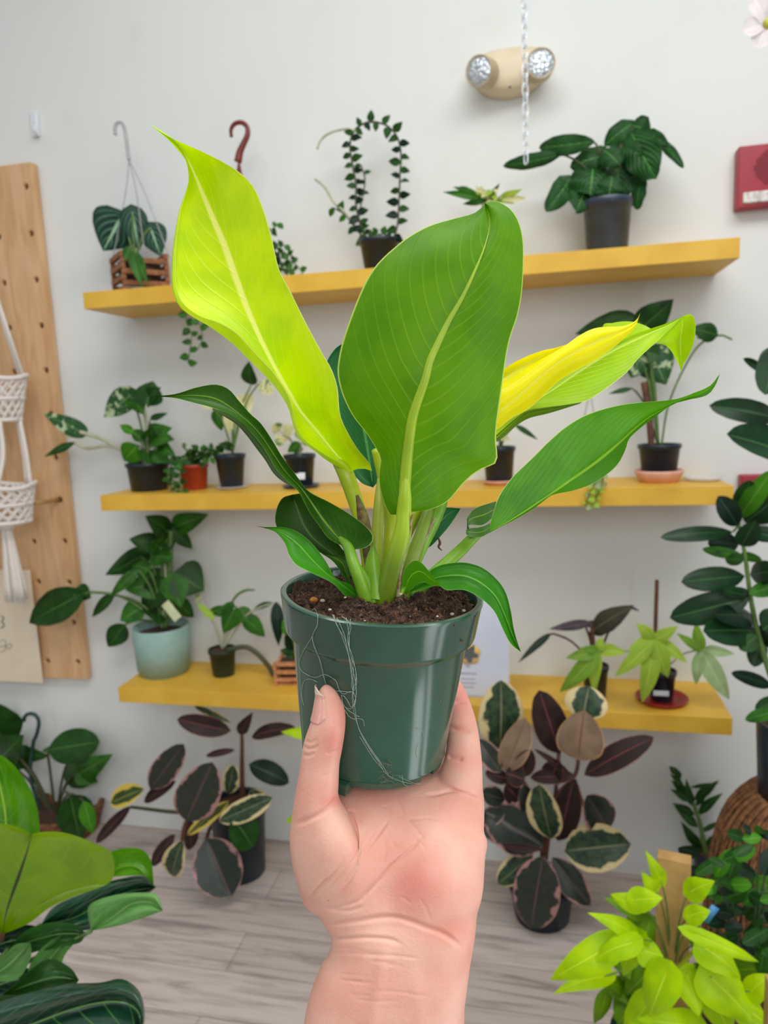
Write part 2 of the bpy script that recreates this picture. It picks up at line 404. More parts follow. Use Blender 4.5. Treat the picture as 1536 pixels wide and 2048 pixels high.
def slab(name, lo, hi, mat, parent=None, bev=0, smooth=False):
    mb = MB(); lo = V(lo); hi = V(hi); mb.box((lo+hi)/2, tuple(hi-lo), bev=bev)
    return mb.build(name, mat, parent, smooth)
tag(slab('wall_back', (-3.2, 0, 0), (2.8, .12, 3.4), wallmat()), kind='structure')
tag(slab('floor', (-3.2, -5, -.08), (2.8, .12, 0), floormat()), kind='structure')

ALU = pm('dark_frame_metal', '#3a3d40', .4, metal=.3, scale=20)
mbw = MB()
for yy in (-2.46, -1.98, -1.72): mbw.box((1.345, yy, 1.12), (.05, .05, 2.24))
for zz in (.03, 2.22): mbw.box((1.345, -2.09, zz), (.05, .79, .05))
tag(mbw.build('strip_light_frame', ALU, smooth=False), kind='structure')  # unseen frame added around the side strip lights, no wall behind it
# ------------------------------------------------------------------ shelves
SZ = (1.943, 1.318, .6746)
for z, x0, x1, lb in ((SZ[0], -1.130, .7225, 'top yellow floating shelf, seen from below, under the smoke light'),
                      (SZ[1], -1.141, .7266, 'middle yellow floating shelf at eye level'),
                      (SZ[2], -1.146, .7415, 'lowest yellow floating shelf, its top surface showing')):
    o = slab('floating_shelf', (x0, -.26, z-.05), (x1, -.0005, z), YEL, bev=.0016)
    tag(o, lb, 'shelf', 'yellow floating shelves')

# ------------------------------------------------------------------ pegboard and what hangs on it
def pegboard():
    a = Yp(78, 322, -.035); b = Yp(160, 1358, -.035)
    x1 = (a.x+b.x)/2; z1, z0 = a.z, b.z; x0 = x1-.62
    t = NT('birch_plywood'); st = t.n('ShaderNodeMapping'); st.inputs['Scale'].default_value = (14, 14, 1.6); t.l(t.obj(), st.inputs[0])
    g = t.noise(2, 6, st.outputs[0], .6, 1.2)
    t.l(t.mix(t.step(g, .35, .7), rgb('#dcb488'), rgb('#cc9e6e')), t.bs.inputs['Base Color']); t.bs.inputs['Roughness'].default_value = .6
    mb = MB().box(((x0+x1)/2, -.021, (z0+z1)/2), (x1-x0, .032, z1-z0), bev=.002)
    o = mb.build('pegboard', t.m, smooth=False)
    cut = MB(); cols = [Yp(p[0], p[1], -.037).x for p in ((71, 555), (17, 650))]; dx = cols[0]-cols[1]
    zt = Yp(56, 372, -.037).z; zb = Yp(138, 1324, -.037).z; dz = (zt-zb)/11
    for i in range(5):
        for k in range(12):
            zz = zt-dz*k+.0007*((i*7+k) % 3)
            cut.tube([(cols[0]-dx*i, -.06, zz), (cols[0]-dx*i, .01, zz)], .0118, 20)
    co = cut.build('cutter', None)
    md = o.modifiers.new('holes', 'BOOLEAN'); md.operation = 'DIFFERENCE'; md.object = co; md.solver = 'EXACT'
    dg = bpy.context.evaluated_depsgraph_get(); me = bpy.data.meshes.new_from_object(o.evaluated_get(dg))
    o.modifiers.clear(); o.data = me
    if not me.materials: me.materials.append(t.m)
    bpy.data.objects.remove(co)
    tag(o, 'light birch plywood pegboard with rows of round holes at the left edge', 'pegboard')
    # dowel peg
    k = round((zt-Yp(112, 998, -.037).z)/dz); zz = zt-dz*k; xx = cols[0]
    tag(MB().tube([(xx, -.014, zz), (xx-.02, -.10, zz+.002), (xx-.022, -.135, zz+.002)], [.0075, .0075, .0072], 16).build('wooden_peg', TANW), 'short wooden dowel peg sticking out of the pegboard beside the macrame hanger', 'peg')
    return x0, x1
PEG = pegboard()

def macrame():
    y = -.17; base = Yp(20, 1210, y)
    root = empty('macrame_hanger', base, 'white knotted macrame plant hanger with a tassel in front of the pegboard', 'plant hanger')
    WC = pm('white_cotton_cord', '#f4eee8', .9, scale=300, bump=.6, col2='#e6dcd2')
    k = pxm(1, Yp(0, 900, y))
    def ring(cx, cy, rx, r_=4.5, nm='ring'):
        c = Yp(cx, cy, y); pts = [c+V((rx*k*math.cos(a), rx*k*math.sin(a)*.9, .006*math.sin(3*a))) for a in np.linspace(0, 2*math.pi, 40)]
        MB().tube(pts, r_*k, 8, cap=False).build(nm, WC, root); return c
    c1 = ring(-6, 756, 56); c2 = ring(2, 972, 66)
    top = Yp(-38, 500, y)
    ang = [R(a) for a in (-60, 10, 75, 140, 215)]
    def P(c, rx, a, dz=0): return c+V((rx*k*math.cos(a), rx*k*math.sin(a)*.9, dz*k))
    for a in ang: MB().tube([top, P(c1, 54, a)], 3.2*k, 6).build('cord', WC, root)
    # net baskets under each ring
    for c, rx, rb, h in ((c1, 54, 36, 82), (c2, 64, 50, 72)):
        mb = MB(); n = 16
        for i in range(n):
            a0 = 2*math.pi*i/n
            for sgn in (1, -1):
                pts = [P(c, rx+(rb-rx)*t, a0+sgn*t*1.3, -h*t) for t in np.linspace(0, 1, 8)]
                mb.tube(pts, 2.6*k, 6)
        for t in (.5, 1): 
            q = [P(c, rx+(rb-rx)*t, a, -h*t) for a in np.linspace(0, 2*math.pi, 30)]; mb.tube(q, 4.5*k, 6)
        mb.build('knotted_net', WC, root)
    for a in ang: MB().tube([P(c1, 36, a, -80), P(c1, 42, a, -150), P(c2, 62, a, 0)], 4.2*k, 7, smoothn=10).build('cord', WC, root)
    t0 = Yp(12, 1046, y); mb = MB(); rr = random.Random(3)
    for i in range(70):
        a = rr.uniform(0, 6.28); q = rr.uniform(0, 1)**.5; x = math.cos(a)*q; yy = math.sin(a)*q
        mb.tube([t0+V((x*8*k, yy*8*k, 0)), t0+V((x*14*k+2*k, yy*13*k, -60*k)), t0+V((x*24*k+5*k, yy*22*k, (-150-rr.uniform(0, 16))*k))], 1.9*k, 5, smoothn=7)
    mb.tube([t0+V((0, 0, 4*k)), t0+V((1*k, 0, -14*k))], 14*k, 12)
    mb.build('tassel', WC, root)
macrame()
def paper():
    y = -.06; a = Yp(60, 1140, y); b = Yp(58, 1365, y)
    PAP = pm('cream_card', '#e6d9c2', .8, scale=8, col2='#dfcfb4')
    o = MB().box(((a.x-.16), y, (a.z+b.z)/2), (.32, .006, a.z-b.z), bev=.0028).build('hanging_card', PAP)
    tag(o, 'cream hanging card with faint grey lettering, cut off at the left edge', 'card')
    INK = pm('grey_ink', '#77756c', .8, scale=20)
    def stroke(pts, r_): MB().tube([Yp(p[0], p[1], y-.004) for p in pts], r_, 5, smoothn=12).build('lettering', INK, o)
    stroke([(2, 1232), (8, 1237), (3, 1243), (9, 1250), (2, 1256)], .0022)
    stroke([(0, 1282), (10, 1280), (10, 1300), (0, 1304)], .0009); stroke([(0, 1293), (14, 1291), (20, 1286), (24, 1292), (17, 1298), (12, 1293)], .0009)
paper()

# ------------------------------------------------------------------ wall fixtures
def hook():
    y = -.012; k = pxm(1, Yp(70, 245, 0))
    o = MB(); c = Yp(70, 248, -.006); o.box(c, (17*k, .008, 48*k), bev=.0035)
    p = [Yp(71, 232, -.012), Yp(72, 258, -.016), Yp(71, 266, -.030), Yp(68, 262, -.040), Yp(67, 250, -.042)]
    o.tube(p, [.005, .005, .0045, .004, .003], 10, smoothn=16)
    tag(o.build('adhesive_hook', WHITEP), 'small white adhesive hook alone on the wall above the pegboard', 'hook')
hook()
def emergency():
    c = Yp(1020, 146, 0); k = pxm(1, c)
    root = empty('emergency_light', c, 'beige twin-head emergency light on the wall above the shelves', 'emergency light')
    W, T, B = 76*k, 30*k, 49*k; n = 40; prof = []
    for i in range(n+1):
        x = -1+2*i/n; prof.append((x*W, -B*(1-abs(x)**2.3)**.6))
    top = [(W*.98, T*.35), (W*.8, T*.8), (W*.45, T), (0, T*1.04), (-W*.45, T), (-W*.8, T*.8), (-W*.98, T*.35)]
    out = prof+top; mb = MB(); layers = [(1, -.001), (1, -.03), (.985, -.048), (.93, -.060), (.8, -.068), (.5, -.073), (.001, -.075)]
    vs = []; fs = []; N = len(out)
    for s_, y in layers: vs += [c+V((x*s_, y, z*s_)) for x, z in out]
    for j in range(len(layers)-1):
        for i in range(N): fs.append((j*N+i, (j+1)*N+i, (j+1)*N+(i+1) % N, j*N+(i+1) % N))
    mb.add(vs, fs).build('body', BEIGE, root)
    LENS = NT('faceted_reflector'); vo = LENS.n('ShaderNodeTexVoronoi'); vo.inputs['Scale'].default_value = 130; LENS.l(LENS.obj(), vo.inputs['Vector'])
    LENS.l(LENS.mix(vo.outputs['Distance'], rgb('#eef4fa'), rgb('#aab6c0')), LENS.bs.inputs['Base Color']); LENS.bs.inputs['Metallic'].default_value = .55; LENS.bs.inputs['Roughness'].default_value = .22
    LENS.bump(vo.outputs['Distance'], .8, .004)
    RIMM = pm('beige_lamp_rim', '#c9b795', .4, scale=20)
    for (px, py, r_, d) in ((957, 142, 29, V((-.42, -1, -.22))), (1082, 126, 28, V((.12, -1, -.10)))):
        d.normalize(); cc = Yp(px, py, -.115); r0 = r_*k*.96
        h = MB().lathe(cc-d*.062, [(.001, 0), (r0*.7, .0), (r0*.95, .012), (r0*1.0, .05), (r0*1.0, .062), (r0*.93, .064), (r0*.92, .056), (.001, .056)], 36, axis=d).build('lamp_head', RIMM, root)
        MB().lathe(cc-d*.004, [(r0*.92, 0), (r0*.8, .004), (r0*.5, .008), (.001, .009)], 36, axis=d).build('lens', LENS.m, h)
        MB().tube([cc-d*.055, V((cc.x*.8+c.x*.2, -.05, cc.z*.8+c.z*.2))], .016, 12).build('swivel', BEIGE, root)
    s = Yp(1020, 172, -.066); MB().lathe(s+V((0, .008, 0)), [(.001, 0), (.004, 0), (.004, .006), (.001, .0065)], 12, axis=(0, -1, 0)).build('screw', GREYP, root)
emergency()
def alarm():
    FR = pm('fire_red_plastic', '#a3132f', .4, scale=20, col2='#971029')
    a = Yp(1478, 293, -.045); b = Yp(1478, 416, -.045); W = .155; x0 = a.x; c = V((x0+W/2, 0, (a.z+b.z)/2)); H = a.z-b.z
    root = empty('fire_alarm', V((c.x, -.02, b.z)), 'red fire alarm speaker with clear strobe strip, right edge of the wall', 'fire alarm')
    MB().box((c.x, -.0232, c.z), (W, .045, H), bev=.003).build('housing', FR, root)
    DR = pm('dark_red_slot', '#5e0a1c', .6, scale=20); mb = MB(); gc = V((x0+.088, -.0465, a.z-H*.38))
    for i in range(-9, 10):
        for j in range(-9, 10):
            if i*i+j*j < 84: mb.lathe(gc+V((i*.0052, 0, j*.0052)), [(.0005, 0), (.0016, 0), (.0016, .0012), (.0005, .0012)], 6, axis=(0, -1, 0))
    g = mb.build('speaker_grille', DR, root)
    zs = a.z-H*.85
    MB().box((c.x+.002, -.047, zs), (W*.86, .012, H*.18), bev=.004).build('strobe', pm('strobe_lens', '#e7e2dc', .12, scale=60, col2='#a9a39b'), root)
    MB().box((c.x+.06, -.047, a.z-H*.68), (.05, .006, .008), bev=.001).build('status_plate', WHITEP, root)
    MB().box((x0+.105, -.048, a.z-H*.45), (.028, .003, .011), bev=.0008).build('sticker', pm('green_sticker', '#4d8a5a', .5), root)
    a = Yp(1483, 951, -.04); b = Yp(1483, 1001, -.04)
    tag(MB().box((a.x+.06, -.0205, a.z-.06), (.12, .04, .12), bev=.004).build('pull_station', FR), 'red fire pull station behind rubber plant leaves beyond the middle shelf', 'fire alarm')
alarm()
def chain():
    y = -.5; P0 = Yp(1046, -60, y); P1 = Yp(1052, 326, y); z0, z1 = P0.z, P1.z; x = P1.x
    root = empty('plastic_chain', V((x, y, z1)), 'clear plastic link chain hanging down over the emergency light', 'chain')
    CH = pm('clear_link_plastic', '#d9e4ec', .12, scale=80, col2='#f4f8fb', alpha=.72, spec=.8)
    p = .0205; n = int((z0-z1)/p)+1
    for i in range(n):
        c = V((x, y, z1+p*(i+.55))); pts = []; h, w_ = p*.68, .0072
        for a in np.linspace(0, 2*math.pi, 24, endpoint=False):
            q = math.copysign(abs(math.cos(a))**.7, math.cos(a))*w_; zz = math.copysign(abs(math.sin(a))**.8, math.sin(a))*h
            an = R(35 if i % 2 else 125); pts.append(c+V((q*math.cos(an), q*math.sin(an), zz)))
        pts.append(pts[0]); MB().tube(pts, .0018, 8, cap=False).build('link', CH, root)
chain()

# ------------------------------------------------------------------ top shelf
def spot(l, r_, t, b, y=None, z=None):
    """a pot seen between pixels l..r, t..b standing on height z (y=None: base read on the surface)"""
    cx = (l+r_)/2
    if y is None:
        q = Zp(cx, b, z); rad = pxm((r_-l)/2, q); q = q+V((0, rad*.8, 0)); 
        q.x = Yp(cx, b-8, q.y).x
    else: q = Yp(cx, b, y); rad = pxm((r_-l)/2, q)
    T = Yp(cx, t, q.y)
    return V((q.x, q.y, z)), rad, T.z-z
def basket(root, base, s, h, mat, layers=7, ang=R(45)):
    M_ = Matrix.Rotation(ang, 3, 'Z'); st = h/layers
    for i in range(layers):
        for sg in (1, -1):
            off = V((0, sg*s*.45, 0)) if i % 2 else V((sg*s*.45, 0, 0)); dim = (s*.97, s*.09, st*.9) if i % 2 else (s*.09, s*.97, st*.9)
            MB().box(V(base)+M_ @ off+V((0, 0, st*(i+.5))), dim, rot=M_, bev=.001).build('slat', mat, root, smooth=False)
    MB().box(V(base)+V((0, 0, .004)), (s*.9, s*.9, .006), rot=M_).build('basket_floor', mat, root, smooth=False)
    MB().lathe(V(base)+V((0, 0, h*.3)), [(s*.42, 0), (s*.43, h*.5), (s*.3, h*.56), (.001, h*.6)], 24, ripple=lambda a, z: .06*math.sin(5*a)).build('potting_moss', SOIL, root)

b, rd, h = spot(217, 348, 512, 580, -.13, SZ[0])
P = Plant('anthurium_in_basket', 'velvety heart-leaved plant with silver veins in a wooden slat basket, top shelf', 'potted plant', -.13, b)
basket(P.root, b, rd*1.42, h, WOODS)
cr = (270, 520)
P.leaf(241, 437, 206, 502, 92, L_ANTH, 'heart', cr, STEMG, 2.5, arch=.05, cup=-.15, roll=0, jit=.01)
P.leaf(265, 425, 278, 502, 52, L_ANTH, 'heart', cr, STEMG, 2.5, dy=.03, arch=.05, cup=-.2)
P.leaf(301, 456, 322, 513, 54, L_ANTH, 'heart', cr, STEMG, 2.5, arch=.05, cup=-.2, roll=.3)
for q in ((262, 500, 285, 575, 22), (276, 505, 296, 570, 16), (258, 492, 250, 522, 20)): P.leaf(*q, L_MID, 'lance', dy=-.075)
CW = pm('frosted_hanger_wire', '#b9bcbf', .3, scale=30, alpha=.6)
P.stem([(231, 270), (230, 256), (235, 246), (244, 247), (250, 262), (254, 290), (258, 320)], 3.6, CW, 'hanger_hook')
for q in ((226, 515), (290, 512), (340, 516)): P.stem([(258, 320), ((258*2+q[0])/3+4, 385), q], 1.3, CW, 'hanger_wire')

b, rd, h = spot(440, 520, 505, 585, -.13, SZ[0])
P = Plant('trailing_hanging_plant', 'small-leaved trailing plant with red-brown hanger hook, mostly behind the big yellow leaf', 'potted plant', -.13, b)
HK = pm('red_brown_plastic', '#7a2a22', .35, scale=20, col2='#6b2019')
P.pot(b, rd, rd*.75, h, HK)
P.stem([(463, 274), (462, 260), (469, 248), (483, 245), (494, 254), (495, 270), (487, 288), (480, 304), (476, 324)], [3.5, 4, 4.5, 4.6, 4.8, 5.4, 6, 7, 8], HK, 'hanger_hook')
for q in ((448, 508), (470, 510), (492, 508), (512, 505)): P.stem([(478, 320), q], 1.5, HK, 'hanger_wire')
def cluster(P, cx, cy, rx, ry, n, s, mat, crown=None, dy=0, seed=1, shape='ovate', jit=.05, name='leaf', down=.3):
    rr = random.Random(seed)
    for i in range(n):
        a = rr.uniform(0, 6.28); q = rr.uniform(0, 1)**.6
        x = cx+rx*q*math.cos(a); y = cy+ry*q*math.sin(a); an = rr.uniform(0, 6.28); L = s*rr.uniform(.7, 1.2)
        P.leaf(x, y, x+L*math.cos(an), y+L*(math.sin(an)*.8+down), L*rr.uniform(.6, .85), mat if not isinstance(mat, list) else rr.choice(mat), shape, crown, dy=dy, jit=jit, n=7, nc=5, name=name)
def vine(P, pts, mat, s, n, stem=STEMG, r_=1.2, shape='ovate', seed=2, dy=0, wr=.75, spread=1.0):
    P.stem(pts, r_, stem, 'vine', y=P.y+dy); q = resample([p[:2] for p in pts], n+1); rr = random.Random(seed)
    for i in range(n):
        x, y = q[i+1]; tx, ty = q[i+1][0]-q[i][0], q[i+1][1]-q[i][1]; l_ = math.hypot(tx, ty) or 1
        sg = 1 if i % 2 else -1; nx, ny = -ty/l_*sg, tx/l_*sg; L = s*rr.uniform(.75, 1.2)
        dx, dy2 = nx*spread+tx/l_*rr.uniform(-.2, .5), ny*spread+tx/l_*0+rr.uniform(-.2, .5)
        m_ = math.hypot(dx, dy2) or 1
        P.leaf(x, y, x+dx/m_*L, y+dy2/m_*L, L*wr, mat if not isinstance(mat, list) else rr.choice(mat), shape, dy=dy, jit=.012, n=8, nc=5)
for i, pts in enumerate([[(500, 505), (530, 470), (552, 452), (556, 446)], [(505, 510), (545, 500), (570, 490)], [(510, 512), (560, 515), (590, 528), (608, 550)], [(515, 520), (560, 535), (585, 538)], [(508, 510), (548, 525), (560, 545)], [(505, 510), (560, 505), (585, 512)]]):
    vine(P, pts, [L_MID, L_DK], 15, 10, seed=i, dy=-.03*(i % 2))
vine(P, [(420, 560), (385, 600), (372, 640), (383, 668), (380, 700), (376, 726)], [L_MID, L_DK], 17, 13, seed=9, dy=-.15)
vine(P, [(425, 565), (392, 605), (398, 645), (405, 675), (395, 700)], [L_MID, L_DK], 16, 10, seed=10, dy=-.155)

b, rd, h = spot(721, 800, 480, 532, -.13, SZ[0])
P = Plant('hoop_trained_hoya', 'small round-leaved vine trained up a tall hoop in a black pot on the top shelf', 'potted plant', -.13, b)
P.pot(b, rd, rd*.76, h, BLACKP)
vine(P, [(738, 485), (722, 450), (712, 410), (712, 370), (705, 330), (700, 290), (708, 262), (730, 246), (752, 244)], [L_DK, L_DK2], 21, 26, STEMD, 2.2, seed=4, wr=.62)
vine(P, [(752, 244), (775, 252), (795, 275), (802, 310), (800, 350), (798, 400), (795, 450), (785, 482)], [L_DK, L_DK2], 23, 20, STEMD, 2.0, seed=5, wr=.62)
vine(P, [(740, 485), (715, 462), (690, 430), (665, 415)], [L_DK, L_MID], 22, 7, STEMD, 1.5, seed=6, wr=.6)
vine(P, [(735, 487), (718, 440), (724, 400), (730, 360), (722, 330)], [L_DK, L_DK2], 16, 9, STEMD, 1.5, seed=7, wr=.6)
vine(P, [(740, 478), (750, 470), (770, 468), (780, 474)], [L_DK, L_MID], 18, 8, STEMD, 1.2, seed=8)
P.stem([(712, 262), (690, 258), (660, 266), (642, 280), (634, 298)], 2.4, STEMP, 'tendril'); P.stem([(715, 460), (690, 425), (668, 405), (650, 375), (630, 358)], 2.4, STEMP, 'tendril')

b, rd, h = spot(950, 1010, 440, 516, -.13, SZ[0])
P = Plant('narrow_leaf_plant', 'small yellow-green plant with narrow arching leaves rising behind the tall held leaf', 'potted plant', -.13, b)
P.pot(b, rd, rd*.75, h, BLACKP)
for i, q in enumerate([(968, 398, 885, 384, 15), (962, 392, 905, 374, 12), (985, 396, 950, 372, 13), (990, 392, 1000, 366, 13), (1000, 392, 1045, 378, 14), (1002, 400, 1052, 396, 12), (975, 400, 925, 408, 13), (995, 400, 1030, 408, 12), (985, 400, 960, 414, 14), (940, 385, 920, 372, 10)]):
    P.leaf(*q, [L_MID, L_LIME, L_CRM][i % 3] if i > 1 else L_MID, 'lance', (980, 445), STEMG, 1.5, arch=.2)
cluster(P, 982, 392, 22, 12, 12, 17, [L_CRM, L_LIME], (980, 440), seed=3, shape='lance')

b, rd, h = spot(1166, 1262, 402, 494, -.13, SZ[0])
P = Plant('ribbed_leaf_plant', 'large ribbed-leaf plant in a charcoal pot at the right of the top shelf', 'potted plant', -.13, b)
P.pot(b, rd*.97, rd*.82, h, GREYP)
cr = (1215, 405)
for q in [(1190, 283, 1078, 296, 34), (1124, 308, 1006, 332, 26), (1208, 292, 1272, 243, 34), (1262, 262, 1312, 358, 62), (1262, 250, 1300, 262, 40), (1318, 284, 1368, 336, 17), (1288, 262, 1336, 292, 22), (1230, 308, 1140, 334, 42), (1186, 332, 1180, 392, 74), (1232, 322, 1242, 402, 60), (1262, 300, 1284, 364, 52), (1142, 352, 1092, 424, 40), (1170, 372, 1152, 425, 50), (1286, 352, 1274, 420, 26), (1225, 350, 1215, 408, 50), (1205, 300, 1240, 330, 40), (1235, 290, 1285, 310, 34), (1200, 360, 1195, 410, 40)]:
    P.leaf(*q[:4], q[4]*1.12, L_CAL, 'ellip', cr, STEMD, 2.0, wave=.07, jit=.045, n=22, arch=rng.uniform(.1, .25), cup=rng.uniform(-.5, 0))

# ------------------------------------------------------------------ middle shelf
def onshelf2(name, label, l, r_, t, b_, mat, y=-.13, sauc=None, lab=False, tp=.76, **kw):
    b, rd, h = spot(l, r_, t, b_, y, SZ[1]); dz = 0
    P = Plant(name, label, 'potted plant', y, b)
    if sauc:
        sr = pxm(sauc[0]/2, b); dz = pxm(sauc[1], b)
        MB().lathe(b, [(.001, 0), (sr*.78, 0), (sr, dz*.75), (sr*1.01, dz), (sr*.93, dz), (sr*.74, dz*.3), (.001, dz*.3)], 40).build('saucer', sauc[2], P.root)
        dz *= .35
    P.pot(b+V((0, 0, dz)), rd*.98, rd*tp, h-dz, mat, **kw)
    if lab:
        MB().box(b+V((pxm(4, b), -rd*.84, h*.38)), (rd*.9, .002, h*.2), rot=Matrix.Rotation(R(-9), 3, 'X'), bev=.0008).build('label', WHITEP, P.root)
    return P
P = onshelf2('variegated_syngonium', 'leafy variegated plant in a black pot, two long pale stalks reaching left', 258, 342, 925, 984, BLACKP, tp=.84)
cr = (298, 925)
P.leaves([(292, 812, 306, 762, 54), (286, 806, 322, 775, 36)], L_DK, crown=cr, pmat=STEMP, pr=2)
P.leaf(262, 790, 208, 835, 50, L_VAR, 'heart', cr, STEMG, 2); P.leaf(262, 792, 288, 830, 38, L_MID, 'ovate', cr, STEMG, 2); P.leaf(262, 790, 296, 790, 22, L_CRM, 'ovate')
P.leaf(160, 862, 86, 826, 36, L_VAR, 'heart'); P.leaf(163, 866, 128, 872, 20, L_CRM, 'ovate'); P.leaf(152, 884, 88, 914, 17, L_DK, 'lance')
P.stem([(298, 925), (270, 908), (250, 904), (205, 878), (160, 864)], 4.2, STEMP, 'petiole'); P.stem([(298, 930), (255, 905), (215, 892), (175, 896), (150, 886)], 3.6, STEMP, 'petiole')
P.leaf(300, 838, 336, 826, 13, L_DK, 'ovate', cr, STEMD, 1.5)
for q in [(275, 890, 248, 922, 46), (290, 880, 262, 860, 26), (268, 866, 240, 850, 18), (285, 880, 345, 856, 44), (300, 885, 350, 880, 40), (290, 900, 300, 935, 40), (310, 900, 340, 925, 36), (300, 880, 305, 852, 36), (280, 905, 255, 925, 30), (320, 890, 352, 912, 30)]:
    P.leaf(*q, L_BRT if q[0] < 282 else L_MID, 'ovate', cr, STEMG, 1.6, dy=-.02, jit=.05)
P = onshelf2('trailing_fittonia', 'tiny-leaved trailing plant spilling from an orange pot on the middle shelf', 362, 420, 928, 984, ORANGEP, tp=.8)
cluster(P, 390, 908, 40, 20, 34, 15, [L_MID, L_DK, L_VAR], (390, 930), seed=11)
for i, pts in enumerate([[(370, 915), (352, 930), (345, 955), (352, 985)], [(372, 915), (362, 935), (360, 965), (370, 1000)], [(375, 915), (358, 925), (340, 935), (335, 965)], [(400, 905), (425, 898), (440, 905)]]):
    vine(P, pts, [L_MID, L_DK], 14, 9, seed=20+i, dy=-.09 if i < 3 else -.02)
P = onshelf2('cream_leaf_plant', 'cream-and-green leaved plant in a black pot, right of the orange pot', 434, 495, 908, 977, BLACKP, sauc=(66, 6, CLEARP), tp=.72)
cr = (465, 905)
for q, m_ in [((503, 770, 498, 722, 34), L_DK), ((522, 762, 545, 790, 30), L_CRM), ((480, 790, 500, 826, 40), L_CRM), ((466, 812, 456, 868, 34), L_CRM), ((430, 818, 444, 862, 24), L_MID), ((430, 812, 396, 800, 24), L_CRM), ((468, 895, 436, 888, 18), L_DK), ((466, 900, 450, 880, 14), L_MID)]:
    P.leaf(*q, m_, 'ovate', cr, STEMG, 1.8)
P = onshelf2('labelled_pot_plant', 'cream-leaved seedling in a black pot with a white oval label on the middle shelf', 571, 634, 908, 974, BLACKP, sauc=(74, 6, GREYP), lab=True, tp=.74)
cr = (600, 912)
for q, m_ in [((560, 862, 545, 848, 26), L_CRM), ((566, 866, 590, 852, 26), L_CRM), ((565, 870, 556, 895, 24), L_CRM), ((600, 880, 606, 850, 26), L_PALE), ((600, 885, 575, 905, 20), L_MID), ((604, 885, 628, 870, 24), L_PALE), ((600, 890, 590, 915, 18), L_MID)]:
    P.leaf(*q, m_, 'ovate', cr, STEMP, 2)
P = onshelf2('small_black_pot_plant', 'small plant in a black pot on a pink saucer half hidden behind the held leaf', 966, 1031, 893, 964, BLACKP, sauc=(66, 9, PINKC), tp=.8)
for q, m_ in [((1000, 872, 1022, 880, 14), L_CRM), ((1010, 868, 985, 876, 16), L_CRM), ((1030, 850, 1076, 880, 11), L_DK), ((1020, 860, 1000, 862, 12), L_MID), ((1000, 880, 980, 860, 16), L_MID)]:
    P.leaf(*q, m_, 'ovate', (998, 905), STEMG, 1.6)
P = onshelf2('marbled_climber', 'tall climber with white-marbled leaves on a brown pole, pot on terracotta saucer', 1277, 1358, 888, 969, BLACKP, sauc=(92, 24, PINKC), tp=.79)
cr = (1317, 895)
P.stem([(1303, 895), (1298, 830), (1288, 764)], 6.5, STEMB, 'support_pole')
P.leaf(1288, 652, 1347, 598, 62, L_DK, 'heart', cr, STEMG, 2.6, roll=.5); P.leaf(1276, 634, 1150, 668, 48, L_DK, 'ovate', cr, STEMG, 2.6, cup=-.3); P.leaf(1280, 655, 1225, 640, 34, L_VAR, 'ovate', cr, STEMG, 2)
P.leaf(1436, 671, 1380, 656, 38, L_DK, 'ovate'); P.leaf(1430, 672, 1392, 676, 16, L_VAR, 'ovate'); P.stem([(1464, 679), (1436, 671), (1390, 700), (1340, 800), (1322, 895)], 2.0, STEMG, 'petiole')
P.leaf(1300, 706, 1332, 770, 78, L_VAR, 'heart', cr, STEMG, 2.6); P.leaf(1280, 712, 1262, 756, 50, L_VAR, 'ovate', cr, STEMG, 2.6); P.leaf(1296, 705, 1320, 712, 40, L_DK, 'ovate', cr, STEMG, 2)
P.leaf(1266, 776, 1216, 788, 11, L_DK, 'lance', cr, STEMD, 2)
b = Zp(1405, 966, SZ[1]); b = V((Yp(1405, 960, -.12).x, -.12, SZ[1])); sr = pxm(38, b)
tag(MB().lathe(b, [(.001, 0), (sr*.8, 0), (sr, .012), (sr*.97, .012), (sr*.78, .003), (.001, .003)], 40).build('clear_saucer', CLEARP), 'empty clear plastic saucer at the right end of the middle shelf', 'saucer')
b = V((Yp(1178, 960, -.19).x, -.19, SZ[1]))
P = Plant('string_trailing_plant', 'pale green beaded strings trailing over the middle shelf below the long right leaf', 'potted plant', -.19, b)
P.pot(b, pxm(28, b), pxm(22, b), pxm(52, b), WHITEP)
for q in ((1154, 905), (1200, 905)): P.stem([(1180, 780), q], 1.4, CW, 'hanger_wire')
vine(P, [(1185, 912), (1205, 935), (1206, 960), (1200, 980), (1192, 995), (1186, 1012)], [L_PALE, L_LIME], 13, 16, STEMG, 1.4, dy=-.08, wr=.9, seed=31)
vine(P, [(1180, 912), (1195, 950), (1185, 975), (1176, 995), (1172, 1014)], [L_PALE, L_LIME], 12, 13, STEMG, 1.4, dy=-.085, wr=.9, seed=32)
b = V((Yp(690, 975, -.1).x, -.1, SZ[1])); k = pxm(1, b)
tag(MB().lathe(b, [(.001, 0), (9*k, 0), (11*k, 40*k), (9*k, 40*k), (8*k, 5*k), (.001, 5*k)], 28).build('white_cup', WHITEP), 'small white cup on the middle shelf, only a sliver beside the plant stalk', 'cup')

